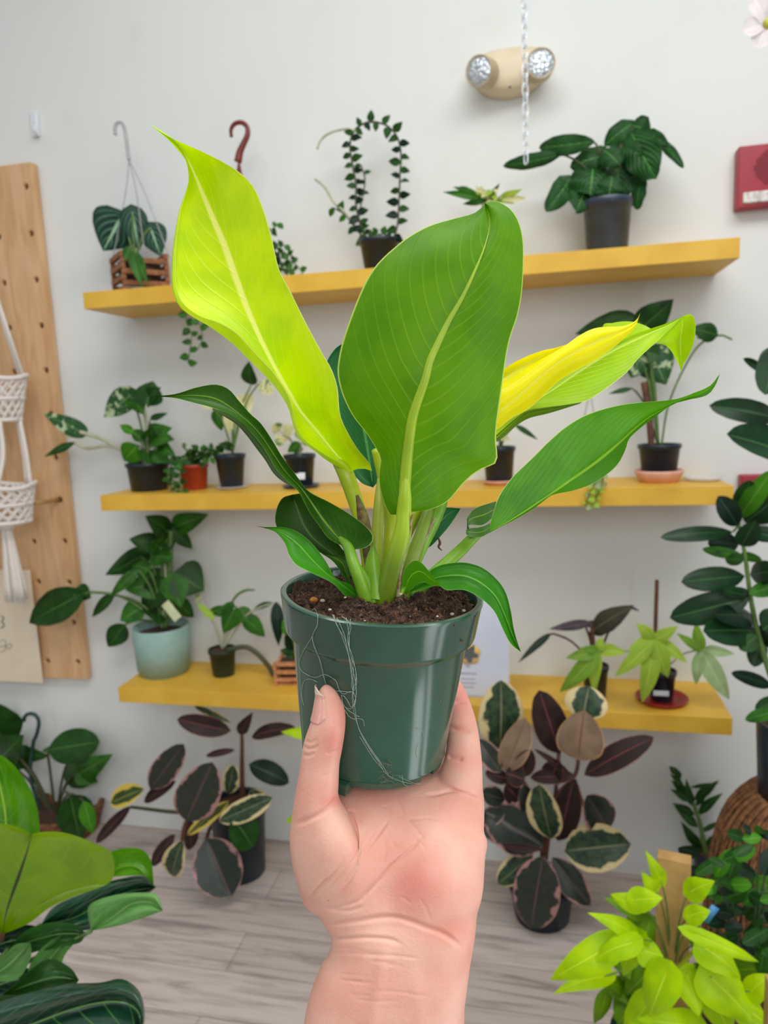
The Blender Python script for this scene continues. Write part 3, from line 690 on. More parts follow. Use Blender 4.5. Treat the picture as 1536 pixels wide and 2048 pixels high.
# ------------------------------------------------------------------ lowest shelf
b, rd, h = spot(273, 387, 1250, 1360, None, SZ[2])
P = Plant('sage_pot_philodendron', 'bushy dark green climber in a round sage green pot, left on the lowest shelf', 'potted plant', b.y, b)
prof = [(.001, 0), (rd*.86, 0), (rd*.88, h*.11), (rd*.93, h*.115), (rd*.97, h*.6), (rd*1.0, h*.98), (rd*.98, h), (rd*.93, h*.98), (rd*.9, h*.8), (.001, h*.8)]
MB().lathe(b, prof, 48).build('pot', SAGE, P.root); MB().lathe(b+V((0, 0, h*.82)), [(rd*.9, 0), (rd*.5, .012), (.001, .01)], 28).build('soil', SOIL, P.root)
cr = (330, 1255)
for q in [(335, 1062, 290, 1032, 46), (322, 1090, 258, 1078, 40), (338, 1078, 270, 1100, 48), (345, 1056, 418, 1028, 42), (350, 1058, 385, 1098, 30), (286, 1112, 210, 1150, 46), (300, 1112, 348, 1116, 38), (276, 1138, 221, 1192, 24), (330, 1165, 250, 1180, 62), (325, 1170, 285, 1225, 56), (345, 1160, 362, 1215, 56), (230, 1190, 184, 1234, 26), (250, 1248, 216, 1294, 42), (288, 1212, 240, 1242, 44), (310, 1210, 320, 1250, 50), (350, 1200, 388, 1235, 34), (300, 1140, 262, 1130, 36), (330, 1100, 300, 1082, 40)]:
    P.leaf(*q, [L_MID, L_DK, L_DK][int(q[0]) % 3], 'heart' if q[4] > 44 else 'ovate', cr, STEMG, 2.2, jit=.05)
P.leaf(360, 1150, 408, 1182, 80, L_DK, 'heart', cr, STEMG, 2.4, dy=.0)
P.leaf(172, 1184, 58, 1246, 66, L_DK, 'ovate', cr, STEMG, 2.8, cup=.4); P.leaf(150, 1178, 182, 1196, 40, L_DK, 'ovate')
P.stem([(330, 1255), (338, 1180), (340, 1120), (342, 1060)], 6, STEMG, 'stem'); P.stem([(325, 1255), (333, 1180), (330, 1120)], 4, STEMP, 'stem')
q0 = Yp(343, 1222, P.y-.07); kk = pxm(1, q0)
MB().box(q0, (20*kk, .002, 42*kk), rot=Matrix.Rotation(R(-38), 3, 'Y'), bev=.0006).build('plant_tag', pm('pale_tag', '#dfe6b8', .5, scale=20), P.root)
b, rd, h = spot(421, 475, 1297, 1357, None, SZ[2])
P = Plant('small_green_pot_plant', 'little arrow-leaved plant in a small dark green pot beside the sage green pot', 'potted plant', b.y, b)
P.pot(b, rd, rd*.8, h, DKGREENP); cr = (445, 1300)
for q, m_ in [((472, 1212, 446, 1266, 42), L_MID), ((478, 1214, 498, 1250, 30), L_MID), ((488, 1230, 530, 1274, 34), L_MID), ((456, 1222, 414, 1222, 22), L_MID), ((552, 1203, 557, 1292, 26), L_DK2), ((545, 1206, 505, 1222, 13), L_DK), ((430, 1240, 392, 1205, 14), L_LIME), ((400, 1200, 392, 1190, 18), L_CRM), ((470, 1215, 440, 1215, 26), L_MID)]:
    P.leaf(*q, m_, 'ovate', cr, STEMP, 1.8)
P.stem([(445, 1300), (458, 1225), (470, 1195), (490, 1181), (510, 1180)], [2, 2, 2.6, 2.6, 1.5], STEMG, 'stem'); P.stem([(455, 1300), (490, 1294), (515, 1308), (535, 1330), (552, 1358)], 5, STEMD, 'aerial_root')
b, rd, h = spot(548, 640, 1312, 1372, None, SZ[2])
P = Plant('orange_slat_basket_plant', 'plant in an orange wooden slat basket peeking out left of the held pot', 'potted plant', b.y, b)
basket(P.root, b, rd*1.7, h, WOODO, 6, R(8))
for q, m_ in [((590, 1300, 575, 1250, 34), L_DK2), ((600, 1310, 560, 1300, 24), L_DK), ((580, 1270, 565, 1240, 20), L_BRT), ((595, 1300, 620, 1240, 30), L_BRT), ((575, 1290, 590, 1245, 18), L_LIME)]:
    P.leaf(*q, m_, 'ovate', (595, 1320), STEMG, 1.6)
def sign():
    b = Zp(955, 1394, SZ[2]); y = b.y; z0 = SZ[2]; A = Yp(1021, 1393, y); T = Yp(1020, 1190, y); W = pxm(150, A); H = T.z-z0; c = V((A.x-W/2, y, z0))
    root = empty('display_sign', c, 'clear acrylic sign holder with a white flyer and yellow print on the lowest shelf', 'sign')
    MB().box(c+V((0, .0, H/2)), (W*.96, .002, H*.97)).build('flyer', pm('white_flyer', '#dfe3f2', .6, scale=5, col2='#d6dbec'), root, smooth=False)
    MB().box(c+V((0, -.004, H/2)), (W, .003, H), bev=.001).build('acrylic_panel', pm('acrylic', '#f2f6fb', .08, alpha=.16, spec=.9, scale=3), root, smooth=False)
    MB().box(c+V((0, .03, .0015)), (W, .07, .003), bev=.001).build('acrylic_foot', CLEARP, root, smooth=False)
    FY = pm('yellow_print', '#f0c020', .6, scale=9, col2='#e0a818'); k = pxm(1, A)
    for i in range(5):
        a = i*1.2566+.4; ctr = Yp(938, 1308, y-.002); mb = MB()
        mb.lathe(ctr+V((11*k*math.cos(a), 0, 11*k*math.sin(a))), [(.0004, 0), (13*k, 0), (13*k, .0006), (.0004, .0006)], 20, axis=(0, -1, 0)); mb.build('printed_petal', FY, root)
    MB().lathe(Yp(947, 1292, y-.0032), [(.0004, 0), (2.4*k, 0), (2.4*k, .0006), (.0004, .0006)], 16, axis=(0, -1, 0)).build('printed_dot', GREYP, root)
    G = pm('grey_print', '#a4a7b4', .7, scale=20)
    for i, (yy, w_, h_) in enumerate(((1332, 8, 6), (1347, 34, 4), (1358, 28, 2.5), (1366, 32, 2.5), (1374, 24, 2.5))):
        MB().box(Yp(936, yy, y-.0018), (w_*k, .0006, h_*k)).build('printed_line', G, root, smooth=False)
sign()
b, rd, h = spot(1165, 1216, 1330, 1402, None, SZ[2])
P = Plant('purple_leaf_plant', 'plant with long purple-grey leaves in a dark pot behind the lime plant', 'potted plant', b.y, b)
P.pot(b, rd, rd*.8, h, BLACKP); cr = (1190, 1335)
for q, m_ in [((1182, 1245, 1098, 1258, 20), L_PURP), ((1102, 1266, 1036, 1326, 15), L_DK2), ((1186, 1260, 1268, 1210, 42), L_OLV), ((1180, 1262, 1235, 1245, 30), L_OLV), ((1256, 1212, 1280, 1222, 6), L_PURP), ((1170, 1250, 1210, 1245, 14), L_PURP)]:
    P.leaf(*q, m_, 'ovate', cr, STEMB, 2.4)
b, rd, h = spot(1297, 1350, 1340, 1409, None, SZ[2])
P = Plant('lime_star_leaf_plant', 'lime green star-leaved plant with thin brown stake on a red saucer', 'potted plant', b.y, b)
sr = pxm(50, b); MB().lathe(b, [(.001, 0), (sr*.85, 0), (sr, .012), (sr*.96, .013), (sr*.8, .004), (.001, .004)], 40).build('saucer', REDP, P.root)
P.pot(b+V((0, 0, .004)), rd, rd*.78, h-.004, BLACKP)
MB().box(b+V((-rd*.2, -rd*.90, h*.38)), (rd*1.1, .002, h*.16), rot=Matrix.Rotation(R(-8), 3, 'X'), bev=.0008).build('label', WHITEP, P.root)
P.stem([(1309, 1345), (1311, 1255), (1314, 1160)], 4, STEMB, 'stake', y=P.y+.02)
def star(P, cx, cy, tips, mat, crown, dy):
    o = None
    for i, (tx, ty, w_) in enumerate(tips):
        P.leaf(cx, cy, tx, ty, w_, mat if not isinstance(mat, list) else mat[i], 'ovate', crown if i == 0 else None, STEMP, 1.8, dy=dy, jit=.015, arch=.12, name='leaf_lobe')
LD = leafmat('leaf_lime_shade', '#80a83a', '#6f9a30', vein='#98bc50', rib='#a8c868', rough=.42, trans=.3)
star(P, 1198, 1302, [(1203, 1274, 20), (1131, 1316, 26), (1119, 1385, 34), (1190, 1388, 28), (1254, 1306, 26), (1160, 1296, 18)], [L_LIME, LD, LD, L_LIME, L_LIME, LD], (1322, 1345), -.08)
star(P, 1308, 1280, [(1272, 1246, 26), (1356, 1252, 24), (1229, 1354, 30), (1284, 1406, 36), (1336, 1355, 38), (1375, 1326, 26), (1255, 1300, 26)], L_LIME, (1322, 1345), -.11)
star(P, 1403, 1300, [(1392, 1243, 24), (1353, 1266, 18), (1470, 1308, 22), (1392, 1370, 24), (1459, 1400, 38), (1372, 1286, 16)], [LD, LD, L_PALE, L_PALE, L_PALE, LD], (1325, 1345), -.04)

# ------------------------------------------------------------------ floor plants behind
def floorpot(l, r_, t, b_): return spot(l, r_, t, b_, None, 0.0)
b, rd, h = floorpot(430, 543, 1605, 1772)
P = Plant('pink_rubber_plant', 'pink-edged variegated rubber plant in a black pot on the floor, left of the hand', 'potted plant', b.y, b)
P.pot(b, rd, rd*.84, h, BLACKP); cr = (485, 1612)
T = [((462, 1462, 354, 1438, 40), L_RUBD, 'ellip'), ((462, 1446, 388, 1412, 15), L_RUBC, 'ellip'), ((478, 1468, 506, 1424, 24), L_RUBD, 'ovate'), ((503, 1474, 592, 1456, 30), L_RUBD, 'ellip'), ((300, 1578, 368, 1488, 52), L_RUB, 'ellip'), ((372, 1642, 425, 1524, 84), L_RUB, 'ellip'), ((456, 1588, 468, 1530, 36), L_RUBC, 'ellip'), ((498, 1528, 578, 1566, 42), L_DK2, 'ellip'), ((546, 1594, 438, 1642, 44), L_RUBC, 'ellip'), ((458, 1602, 374, 1670, 24), L_YLWV, 'ellip'), ((464, 1634, 505, 1694, 62), L_DK, 'ellip'), ((412, 1676, 462, 1794, 92), L_RUB, 'ellip'), ((288, 1578, 221, 1606, 42), L_YLWV, 'ellip'), ((352, 1562, 288, 1604, 26), L_RUBD, 'ellip'), ((262, 1612, 192, 1686, 24), L_RUBD, 'ellip'), ((350, 1668, 304, 1732, 26), L_RUBD, 'ellip'), ((366, 1680, 345, 1752, 48), L_RUBC, 'ellip'), ((470, 1500, 412, 1512, 14), L_RUBD, 'ellip'), ((500, 1580, 530, 1610, 30), L_RUBC, 'ellip'), ((380, 1640, 380, 1700, 30), L_RUBD, 'ellip')]
for q, m_, s_ in T: P.leaf(*q, m_, s_, None, dy=(-.17 if q[1] > 1590 and q[0] > 340 else -.04), jit=.03, arch=rng.uniform(.04, .12))
P.stem([(485, 1615), (484, 1540), (484, 1480), (482, 1445)], [6, 5, 4, 3], STEMB); P.stem([(482, 1615), (420, 1622), (350, 1624), (262, 1614)], [5, 5, 4, 3], STEMD)
P.stem([(470, 1615), (425, 1650), (412, 1680)], 4, STEMB); P.stem([(400, 1622), (372, 1645), (364, 1682)], 4, STEMB); P.stem([(482, 1620), (470, 1632)], 3, STEMB)

b, rd, h = floorpot(60, 215, 1610, 1700)
P = Plant('basket_floor_plant', 'broad-leaved dark green plant with a green hook in a brown woven basket on the floor', 'potted plant', b.y, b)
prof = [(.001, 0), (rd*.8, 0)]+[(rd*(.82+.2*i/9)+(.004 if i % 2 else 0), h*(i+1)/10) for i in range(10)]+[(rd*.9, h), (rd*.8, h*.7), (.001, h*.6)]
MB().lathe(b, prof, 60, ripple=lambda a, z: .012*math.sin(30*a+z*400)).build('woven_basket', WICK, P.root)
MB().lathe(b+V((0, 0, h*.66)), [(rd*.84, 0), (rd*.4, .01), (.001, .008)], 24).build('soil', SOIL, P.root)
cr = (112, 1640)
for q, m_, s_ in [((8, 1500, -20, 1400, 90), L_DK, 'ovate'), ((0, 1520, 48, 1470, 70), L_DK, 'ovate'), ((95, 1500, 200, 1484, 66), L_DK, 'ellip'), ((150, 1502, 85, 1500, 22), L_MID, 'ellip'), ((142, 1556, 226, 1508, 58), L_MID, 'heart'), ((150, 1545, 196, 1565, 34), L_MID, 'ovate'), ((140, 1590, 160, 1682, 70), L_DK, 'ovate'), ((168, 1602, 186, 1668, 30), L_BRT, 'ovate'), ((20, 1500, 58, 1535, 50), L_DK, 'ovate'), ((30, 1505, 100, 1512, 30), L_DK, 'ovate')]:
    P.leaf(*q, m_, s_, cr, STEMD, 2.6, jit=.05, dy=-.2 if q[1] > 1580 else 0)
P.stem([(48, 1442), (50, 1432), (60, 1427), (72, 1431), (78, 1446), (73, 1470), (66, 1490), (62, 1560), (90, 1640)], 3.8, pm('dark_teal_plastic', '#24443f', .35, scale=20), 'hanger_hook')

b, rd, h = floorpot(1018, 1150, 1762, 1866)
P = Plant('cream_rubber_plant', 'tall rubber plant with cream-edged oval leaves in a black pot right of the wrist', 'potted plant', b.y, b)
P.pot(b, rd, rd*.84, h, BLACKP)
T = [((1102, 1678, 1078, 1568, 68), L_RUBC, -.05), ((1116, 1682, 1146, 1560, 56), L_RUBD, 0), ((1140, 1640, 1152, 1560, 44), L_RUB, .02), ((1062, 1650, 1048, 1568, 36), L_RUB, 0), ((1216, 1662, 1174, 1590, 66), L_RUB, 0), ((1128, 1702, 1262, 1688, 86), L_RUBC, -.02), ((1104, 1714, 1180, 1812, 52), L_RUB, -.05), ((1086, 1712, 1062, 1858, 92), L_RUB, -.12), ((1066, 1708, 995, 1768, 50), L_RUBC, -.05), ((1086, 1692, 968, 1622, 92), L_RUB, -.02), ((1088, 1700, 994, 1690, 13), L_RUBD, -.08), ((1082, 1680, 960, 1660, 50), L_RUB, 0),
     ((1000, 1500, 1002, 1360, 88), L_RUBC, 0), ((1008, 1542, 1052, 1436, 56), L_BGE, -.04), ((1120, 1508, 1078, 1380, 66), L_RUBD, 0), ((1156, 1520, 1168, 1420, 88), L_BGE, -.06), ((1165, 1440, 1178, 1372, 84), L_RUBC, 0), ((1168, 1550, 1308, 1474, 50), L_RUBD, 0), ((1035, 1552, 1062, 1498, 42), L_RUBD, -.05), ((1002, 1545, 955, 1478, 40), L_RUB, 0), ((1145, 1556, 1068, 1498, 14), L_RUBD, -.05), ((1010, 1600, 962, 1585, 40), L_RUB, 0), ((1020, 1560, 970, 1545, 30), L_RUBD, .02), ((1060, 1555, 1150, 1552, 30), L_RUBD, .03), ((1040, 1600, 1010, 1570, 44), L_RUBD, .03), ((1100, 1560, 1120, 1520, 44), L_RUBD, .04), ((1050, 1560, 1010, 1545, 44), L_RUBD, .05), ((960, 1640, 1010, 1625, 40), L_RUB, .02)]
for q, m_, d in T: P.leaf(*q, m_, 'ellip', None, dy=(d if q[1] > 1590 else min(d, -.44-P.y)), jit=.03, arch=rng.uniform(.04, .1))
P.stem([(1084, 1775), (1086, 1705), (1075, 1620), (1040, 1555), (1010, 1520)], [7, 6, 5, 5, 4], STEMB); P.stem([(1086, 1770), (1092, 1700), (1110, 1600), (1150, 1550), (1158, 1500)], [6, 6, 5, 4, 4], STEMB); P.stem([(1110, 1600), (1118, 1500)], 4, STEMB); P.stem([(1150, 1560), (1180, 1640), (1214, 1665)], 3, STEMB)

b, rd, h = floorpot(1385, 1465, 1700, 1800)
P = Plant('zz_plant', 'upright plant with paired narrow leaves against the wall behind the lime vine', 'potted plant', b.y, b)
P.pot(b, rd, rd*.8, h, BLACKP)
P.stem([(1420, 1760), (1410, 1700), (1392, 1620), (1346, 1538)], [6, 5, 4, 2], STEMG)
for q in [(1352, 1548, 1338, 1532, 14), (1360, 1560, 1350, 1534, 14), (1366, 1572, 1340, 1548, 14), (1374, 1586, 1342, 1560, 15), (1382, 1602, 1340, 1578, 17), (1384, 1612, 1372, 1556, 17), (1390, 1630, 1344, 1606, 17), (1396, 1655, 1348, 1612, 18), (1404, 1696, 1362, 1642, 22), (1388, 1600, 1438, 1560, 18), (1392, 1612, 1420, 1572, 16), (1396, 1630, 1446, 1586, 18), (1400, 1665, 1448, 1640, 10), (1408, 1690, 1458, 1660, 12), (1380, 1575, 1440, 1566, 8)]:
    P.leaf(*q, L_DK, 'lance', jit=.02)
P.stem([(1425, 1760), (1412, 1710), (1402, 1680)], 3, STEMG)

# tall rubber plant at the right on its rattan stool
y = -.72; q = Yp(1513, 1590, y); k = pxm(1, q)
cx = q.x+84*k; zt = Yp(1520, 1588, y).z
def pouf():
    r1 = 172*k; prof = [(.001, 0), (r1*.8, 0), (r1, zt*.2), (r1*1.02, zt*.55), (r1*.9, zt*.85), (r1*.62, zt*.985), (r1*.4, zt), (.001, zt)]
    PR = [tuple(a) for a in resample(prof, 50)]; mbs = MB().lathe((cx+8*k, y, 0), PR, 90, ripple=lambda a, z: .012*math.sin(44*a+120*z))
    for i in range(84):      # the canes that wrap over the frame
        a0 = 2*math.pi*i/84; tw = .25*(1 if i % 2 else -1)
        mbs.tube([(cx+8*k+(r_*1.012+.002)*math.cos(a0+tw*j/22), y+(r_*1.012+.002)*math.sin(a0+tw*j/22), z_) for j, (r_, z_) in enumerate(PR[12:46])], .0042, 5)
    o = mbs.build('rattan_stool', WICK)
    tag(o, 'rounded woven rattan stool under the tall rubber plant at the right edge', 'stool')
    ST = pm('pale_rattan_strip', '#c99a6a', .6, scale=60, col2='#a9784a')
    for i in range(10):
        a = R(-150+i*13); pts = []
        for t in np.linspace(.45, .97, 8):
            rr_, zz = None, None
            qq = resample(prof, 100)[int(50+t*30)] if False else None
            z_ = zt*(.45+.5*t); rr_ = r1*float(np.interp(z_/zt, [0, .2, .55, .85, .985, 1], [.8, 1, 1.02, .9, .62, .4]))*1.01
            an = a+(t-.5)*.5; pts.append((cx+8*k+rr_*math.cos(an), y+rr_*math.sin(an), z_))
        MB().tube(pts, .005, 6).build('rattan_strip', ST, o)
pouf()
P = Plant('rubber_plant', 'tall dark green rubber plant along the right edge in a black cylinder pot', 'potted plant', y, V((cx, y, zt)))
hp = Yp(1520, 1440, y).z-zt
P.pot(V((cx, y, zt)), 88*k, 80*k, hp, BLACKP, lip=False)
T = [((1600, 735, 1516, 760, 118), L_RUBR), ((1560, 690, 1530, 790, 60), L_RUBR), ((1522, 742, 1486, 717, 18), L_RUBR), ((1562, 838, 1418, 811, 48), L_RUBR), ((1592, 915, 1453, 868, 76), L_RUBR), ((1478, 1036, 1545, 940, 38), L_BRT), ((1466, 1064, 1320, 1075, 34), L_RUBR), ((1476, 1052, 1436, 992, 42), L_DK2), ((1490, 1045, 1560, 990, 66), L_RUBR), ((1478, 1088, 1415, 1086, 44), L_DK2), ((1482, 1092, 1512, 1040, 42), L_RUBR), ((1496, 1062, 1560, 1074, 32), L_RUBR), ((1486, 1112, 1404, 1098, 22), L_MID), ((1480, 1108, 1524, 1120, 18), L_MID), ((1488, 1120, 1450, 1118, 26), L_DK), ((1490, 1152, 1362, 1164, 50), L_RUBR), ((1502, 1192, 1446, 1180, 26), L_RUBR), ((1498, 1188, 1560, 1172, 32), L_MID), ((1500, 1196, 1339, 1236, 62), L_RUBR), ((1512, 1236, 1428, 1230, 48), L_DK2), ((1514, 1262, 1406, 1262, 62), L_RUBR), ((1515, 1270, 1480, 1300, 36), L_DK), ((1520, 1275, 1508, 1334, 36), L_RUBR), ((1525, 1260, 1570, 1230, 60), L_RUBR), ((1545, 1372, 1462, 1346, 28), L_DK2), ((1560, 1420, 1490, 1440, 26), L_MID), ((1560, 1400, 1510, 1420, 30), L_DK), ((1500, 1150, 1560, 1140, 46), L_RUBR), ((1480, 1020, 1500, 960, 40), L_DK), ((1530, 1240, 1560, 1300, 50), L_DK2)]
for q_, m_ in T: P.leaf(*q_, m_, 'ellip', jit=.05, arch=rng.uniform(.03, .1))
P.stem([(1590, 1440), (1560, 1400), (1522, 1290), (1502, 1200), (1490, 1110), (1476, 1040)], [7, 6, 5.5, 4.5, 4, 3], STEMG); P.stem([(1600, 1440), (1590, 1200), (1600, 900), (1590, 740)], [7, 6, 5, 4], STEMG)
for a, bb in (((1478, 1050), (1466, 1064)), ((1590, 905), (1560, 838)), ((1600, 760), (1522, 742))): P.stem([a, bb], 2.2, STEMG, 'petiole')

# dark leafy plant, lower right
y = -1.09; bq = Yp(1500, 1700, y)
P = Plant('dark_bushy_plant', 'dense dark green bushy plant with a blue tag near the lower right corner', 'potted plant', y, V((bq.x+.12, y, 0)))
P.pot(V((bq.x+.12, y, 0)), .13, .1, .2, BLACKP)
rr = random.Random(12)
for i in range(98):
    x = rr.uniform(1400, 1560); yy = rr.uniform(1655+(1560-x)*.25 if x < 1500 else 1640, 1980); an = rr.uniform(0, 6.28); L = rr.uniform(36, 62)
    P.leaf(x, yy, x+L*math.cos(an), yy+L*(math.sin(an)*.7+.3), L*.5, rr.choice([L_DK, L_DK, L_DK2, L_MID, L_DK2, L_BRT if yy < 1800 else L_DK]), 'ellip', (1500, 1990) if i % 4 == 0 else None, STEMD, 1.5, dy=rr.uniform(-.12, .1))
q = Yp(1420, 1828, y-.14); MB().box(q, (.012, .001, .03), rot=Matrix.Rotation(R(30), 3, 'Y')).build('blue_tag', pm('blue_tag_plastic', '#3f88c0', .4), P.root)

# lime vine with wooden stake
y = -1.2; b = Yp(1338, 1960, y)
P = Plant('neon_vine', 'bright neon green heart-leaved vine around a square wooden stake, lower right', 'potted plant', y, V((b.x, y, 0)))
zt = Yp(1345, 1712, y).z; k = pxm(1, Yp(1345, 1800, y)); zb = Yp(1345, 1950, y).z
P.pot(V((b.x, y, zb-.34)), .085, .065, .22, BLACKP)
P.root.location.z = 0
MB().box((b.x+.004, y, (zt+zb-.1)/2), (62*k, 30*k, zt-zb+.1), rot=Matrix.Rotation(R(-12), 3, 'Z'), bev=.0015).build('stake', TANW, P.root, smooth=False)
T = [(1322, 1762, 1290, 1700, 30, 0), (1310, 1778, 1282, 1743, 30, 0), (1266, 1800, 1326, 1796, 46, 0), (1278, 1812, 1220, 1788, 36, 0), (1280, 1826, 1208, 1796, 36, 1), (1276, 1878, 1174, 1825, 40, 0), (1268, 1884, 1188, 1924, 50, 0), (1228, 1888, 1100, 1960, 62, 0), (1212, 1952, 1106, 1988, 36, 0), (1282, 1878, 1246, 1952, 44, 0), (1282, 1900, 1328, 1914, 54, 0), (1378, 1785, 1430, 1762, 46, 0), (1376, 1832, 1422, 1822, 40, 0), (1384, 1866, 1518, 1924, 30, 0), (1405, 1892, 1482, 1958, 64, 0), (1418, 1950, 1508, 2044, 88, 0), (1450, 1942, 1545, 1930, 34, 1), (1334, 1942, 1300, 2034, 70, 0), (1372, 1942, 1398, 2034, 62, 0), (1392, 2052, 1272, 2038, 54, 0), (1212, 1990, 1188, 2048, 32, 1), (1252, 1982, 1214, 1964, 42, 1), (1498, 1986, 1548, 1950, 46, 0), (1340, 2060, 1236, 2066, 60, 0), (1250, 1930, 1300, 1962, 50, 1), (1300, 1840, 1290, 1900, 50, 1), (1290, 1830, 1250, 1850, 44, 1), (1400, 1940, 1420, 2010, 60, 1), (1330, 1960, 1280, 1990, 56, 1), (1430, 2000, 1460, 2070, 60, 0), (1350, 1990, 1350, 2070, 60, 1), (1260, 1990, 1230, 2040, 50, 1), (1300, 2000, 1250, 2090, 60, 0), (1480, 2010, 1545, 2060, 60, 0), (1290, 1790, 1270, 1830, 40, 1), (1390, 1870, 1420, 1900, 40, 1), (1300, 1940, 1250, 1990, 60, 1), (1340, 1950, 1360, 2010, 60, 1), (1280, 1960, 1262, 2030, 60, 1), (1310, 1980, 1330, 2050, 60, 1), (1420, 1960, 1440, 2040, 60, 1), (1240, 1900, 1260, 1960, 50, 1), (1380, 1990, 1350, 2060, 60, 1), (1260, 2020, 1225, 2060, 44, 1), (1225, 1960, 1255, 2010, 46, 1)]
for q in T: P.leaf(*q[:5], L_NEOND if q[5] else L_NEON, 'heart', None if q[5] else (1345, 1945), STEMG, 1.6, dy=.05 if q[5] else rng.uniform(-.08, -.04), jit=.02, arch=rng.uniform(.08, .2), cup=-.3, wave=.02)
P.stem([(1345, 1942), (1372, 1920), (1388, 1900), (1402, 1890)], 3.4, leafmat('petiole_yellow', '#a8aa28', '#98a020'), 'vine', y=y-.05)
q = Yp(1532, 2000, -1.32); kz = pxm(1, q)
tag(MB().box((q.x+12*kz, -1.32, Yp(1532, 1958, -1.32).z/2), (24*kz, .02, Yp(1532, 1958, -1.32).z), bev=.002).build('wooden_post', TANW, smooth=False), 'second wooden stake cut off at the lower right edge', 'stake')

# neon plant hidden behind the hand
y = -.5; b = Yp(640, 1700, y)
P = Plant('neon_pothos', 'small neon green plant behind the hand, leaf tips showing at its left edge', 'potted plant', y, V((b.x+.16, y, 0)))
P.pot(V((b.x+.16, y, 0)), .08, .06, .12, BLACKP)
for q in [(640, 1470, 562, 1464, 26), (640, 1630, 570, 1642, 26), (680, 1560, 640, 1600, 50), (720, 1600, 700, 1650, 50), (700, 1500, 660, 1530, 50), (740, 1500, 760, 1560, 50)]:
    P.leaf(*q, L_NEON, 'ovate', V((b.x+.16, y, .12)), STEMG, 1.6)

# orchid at the top right
y = -.62; b = Yp(1533, 50, y)
ro = empty('orchid_flower', b, 'white flower with a yellow-green centre at the top right corner', 'flower')
PET = leafmat('white_petal', '#ece6e8', '#ded4d8', rib='#f6f2f4', rough=.6, trans=.35, veins=0)
for tx, ty, w_ in ((1486, 62, 40), (1514, 96, 40), (1508, -5, 44), (1570, 10, 50), (1570, 90, 44)):
    mb = MB(); leafgrid(mb, b, Yp(tx, ty, y-.01), pxm(w_, b), 'obov', arch=.1, cup=.25, nrm=V((0, -1, .1))); mb.build('petal', PET, ro)
MB().ball(b+V((0, -.006, 0)), .008, .008, .01).build('flower_centre', pm('flower_yellow', '#b8b83a', .5, scale=80, col2='#8fa030'), ro)
MB().tube([b, b+V((.05, .01, .03)), b+V((.12, .02, .12)), b+V((.16, .02, .4))], .003, 8, smoothn=14).build('stem', STEMG, ro)

# ------------------------------------------------------------------ fiddle leaf fig, lower left, near
D0 = .95
bq = C(-60, 1900, D0)
FIG = empty('fiddle_leaf_fig', V((bq.x, bq.y, 0)), 'big glossy fiddle leaf fig with wavy leaves filling the lower left corner', 'potted plant')
fl = lambda n_, a, b_, **kw: leafmat(n_, a, b_, rough=.22, spec=.5, trans=kw.pop('trans', .25), veinn=7, veink=.4, veinw=.06, ribw=.03, bumpv=.5, coat=.35, **kw)
F_LG = fl('fig_light', '#63a51a', '#4f9414', vein='#93cc40', rib='#b4dc60'); F_YG = fl('fig_yellow', '#7fa50a', '#6f9808', vein='#a6c41c', rib='#2c3a12', trans=.4, veins=.35)
F_DK = fl('fig_dark', '#14402a', '#0f3322', vein='#5f9a4c', rib='#7cb45c', trans=.06, veins=.6); F_PL = fl('fig_pale_under', '#78b060', '#6aa456', vein='#a8d488', rib='#c4e8a0', trans=.3)
F_MD = fl('fig_mid', '#3d7030', '#2f5c28', vein='#6f9c50', rib='#8cb86c')
def fig(L, M_, R_, mat, d=(D0, D0), bulge=-.012, nm='leaf', wv=.0):
    def dd(line, off):
        n = len(line); return [(p[0], p[1], d[0]+(d[1]-d[0])*i/(n-1)+off+(wv*math.sin(i*2.1+off*50))) for i, p in enumerate(line)]
    mb = MB(); sheet(mb, [dd(L, -.008), dd(M_, 0), dd(R_, -.01)], (-1, 0, 1), bulge=bulge); mb.build(nm, mat, FIG)
fig([(10, 1720), (-60, 1700), (-110, 1620), (-80, 1540), (-20, 1505)], [(10, 1720), (12, 1640), (0, 1570), (-20, 1505)], [(10, 1720), (72, 1690), (78, 1640), (66, 1590), (40, 1545), (10, 1515), (-20, 1505)], F_LG, (.98, .93), .015)
fig([(5, 1868), (-50, 1835), (-115, 1760), (-90, 1690), (-20, 1650), (30, 1652), (62, 1668)], [(5, 1868), (14, 1820), (38, 1750), (55, 1700), (62, 1668)], [(5, 1868), (25, 1861), (60, 1845), (100, 1815), (150, 1792), (215, 1768), (229, 1742), (222, 1705), (186, 1685), (140, 1668), (100, 1663), (62, 1668)], F_YG, (.92, .86), .01)
fig([(80, 1850), (110, 1812), (170, 1785), (230, 1760), (290, 1752), (312, 1775)], [(80, 1850), (150, 1835), (210, 1800), (265, 1782), (312, 1775)], [(80, 1850), (150, 1862), (200, 1850), (240, 1810), (290, 1792), (312, 1775)], F_DK, (.98, 1.02), -.01)
fig([(215, 1755), (215, 1712), (240, 1698), (280, 1698), (302, 1722), (308, 1775)], [(215, 1755), (240, 1735), (275, 1735), (308, 1775)], [(215, 1755), (250, 1752), (290, 1752), (308, 1775)], F_LG, (1.0, .99), .008)
fig([(182, 1862), (178, 1812), (230, 1790), (290, 1785), (314, 1790), (326, 1822)], [(182, 1862), (225, 1835), (262, 1808), (300, 1805), (326, 1822)], [(182, 1862), (205, 1858), (250, 1848), (296, 1832), (326, 1822)], F_PL, (.94, .9), -.01)
fig([(15, 1900), (50, 1862), (100, 1845), (150, 1848), (172, 1868)], [(15, 1900), (70, 1880), (120, 1868), (172, 1868)], [(15, 1900), (80, 1902), (130, 1892), (160, 1885), (172, 1868)], F_MD, (.96, .94), .01, wv=.006)
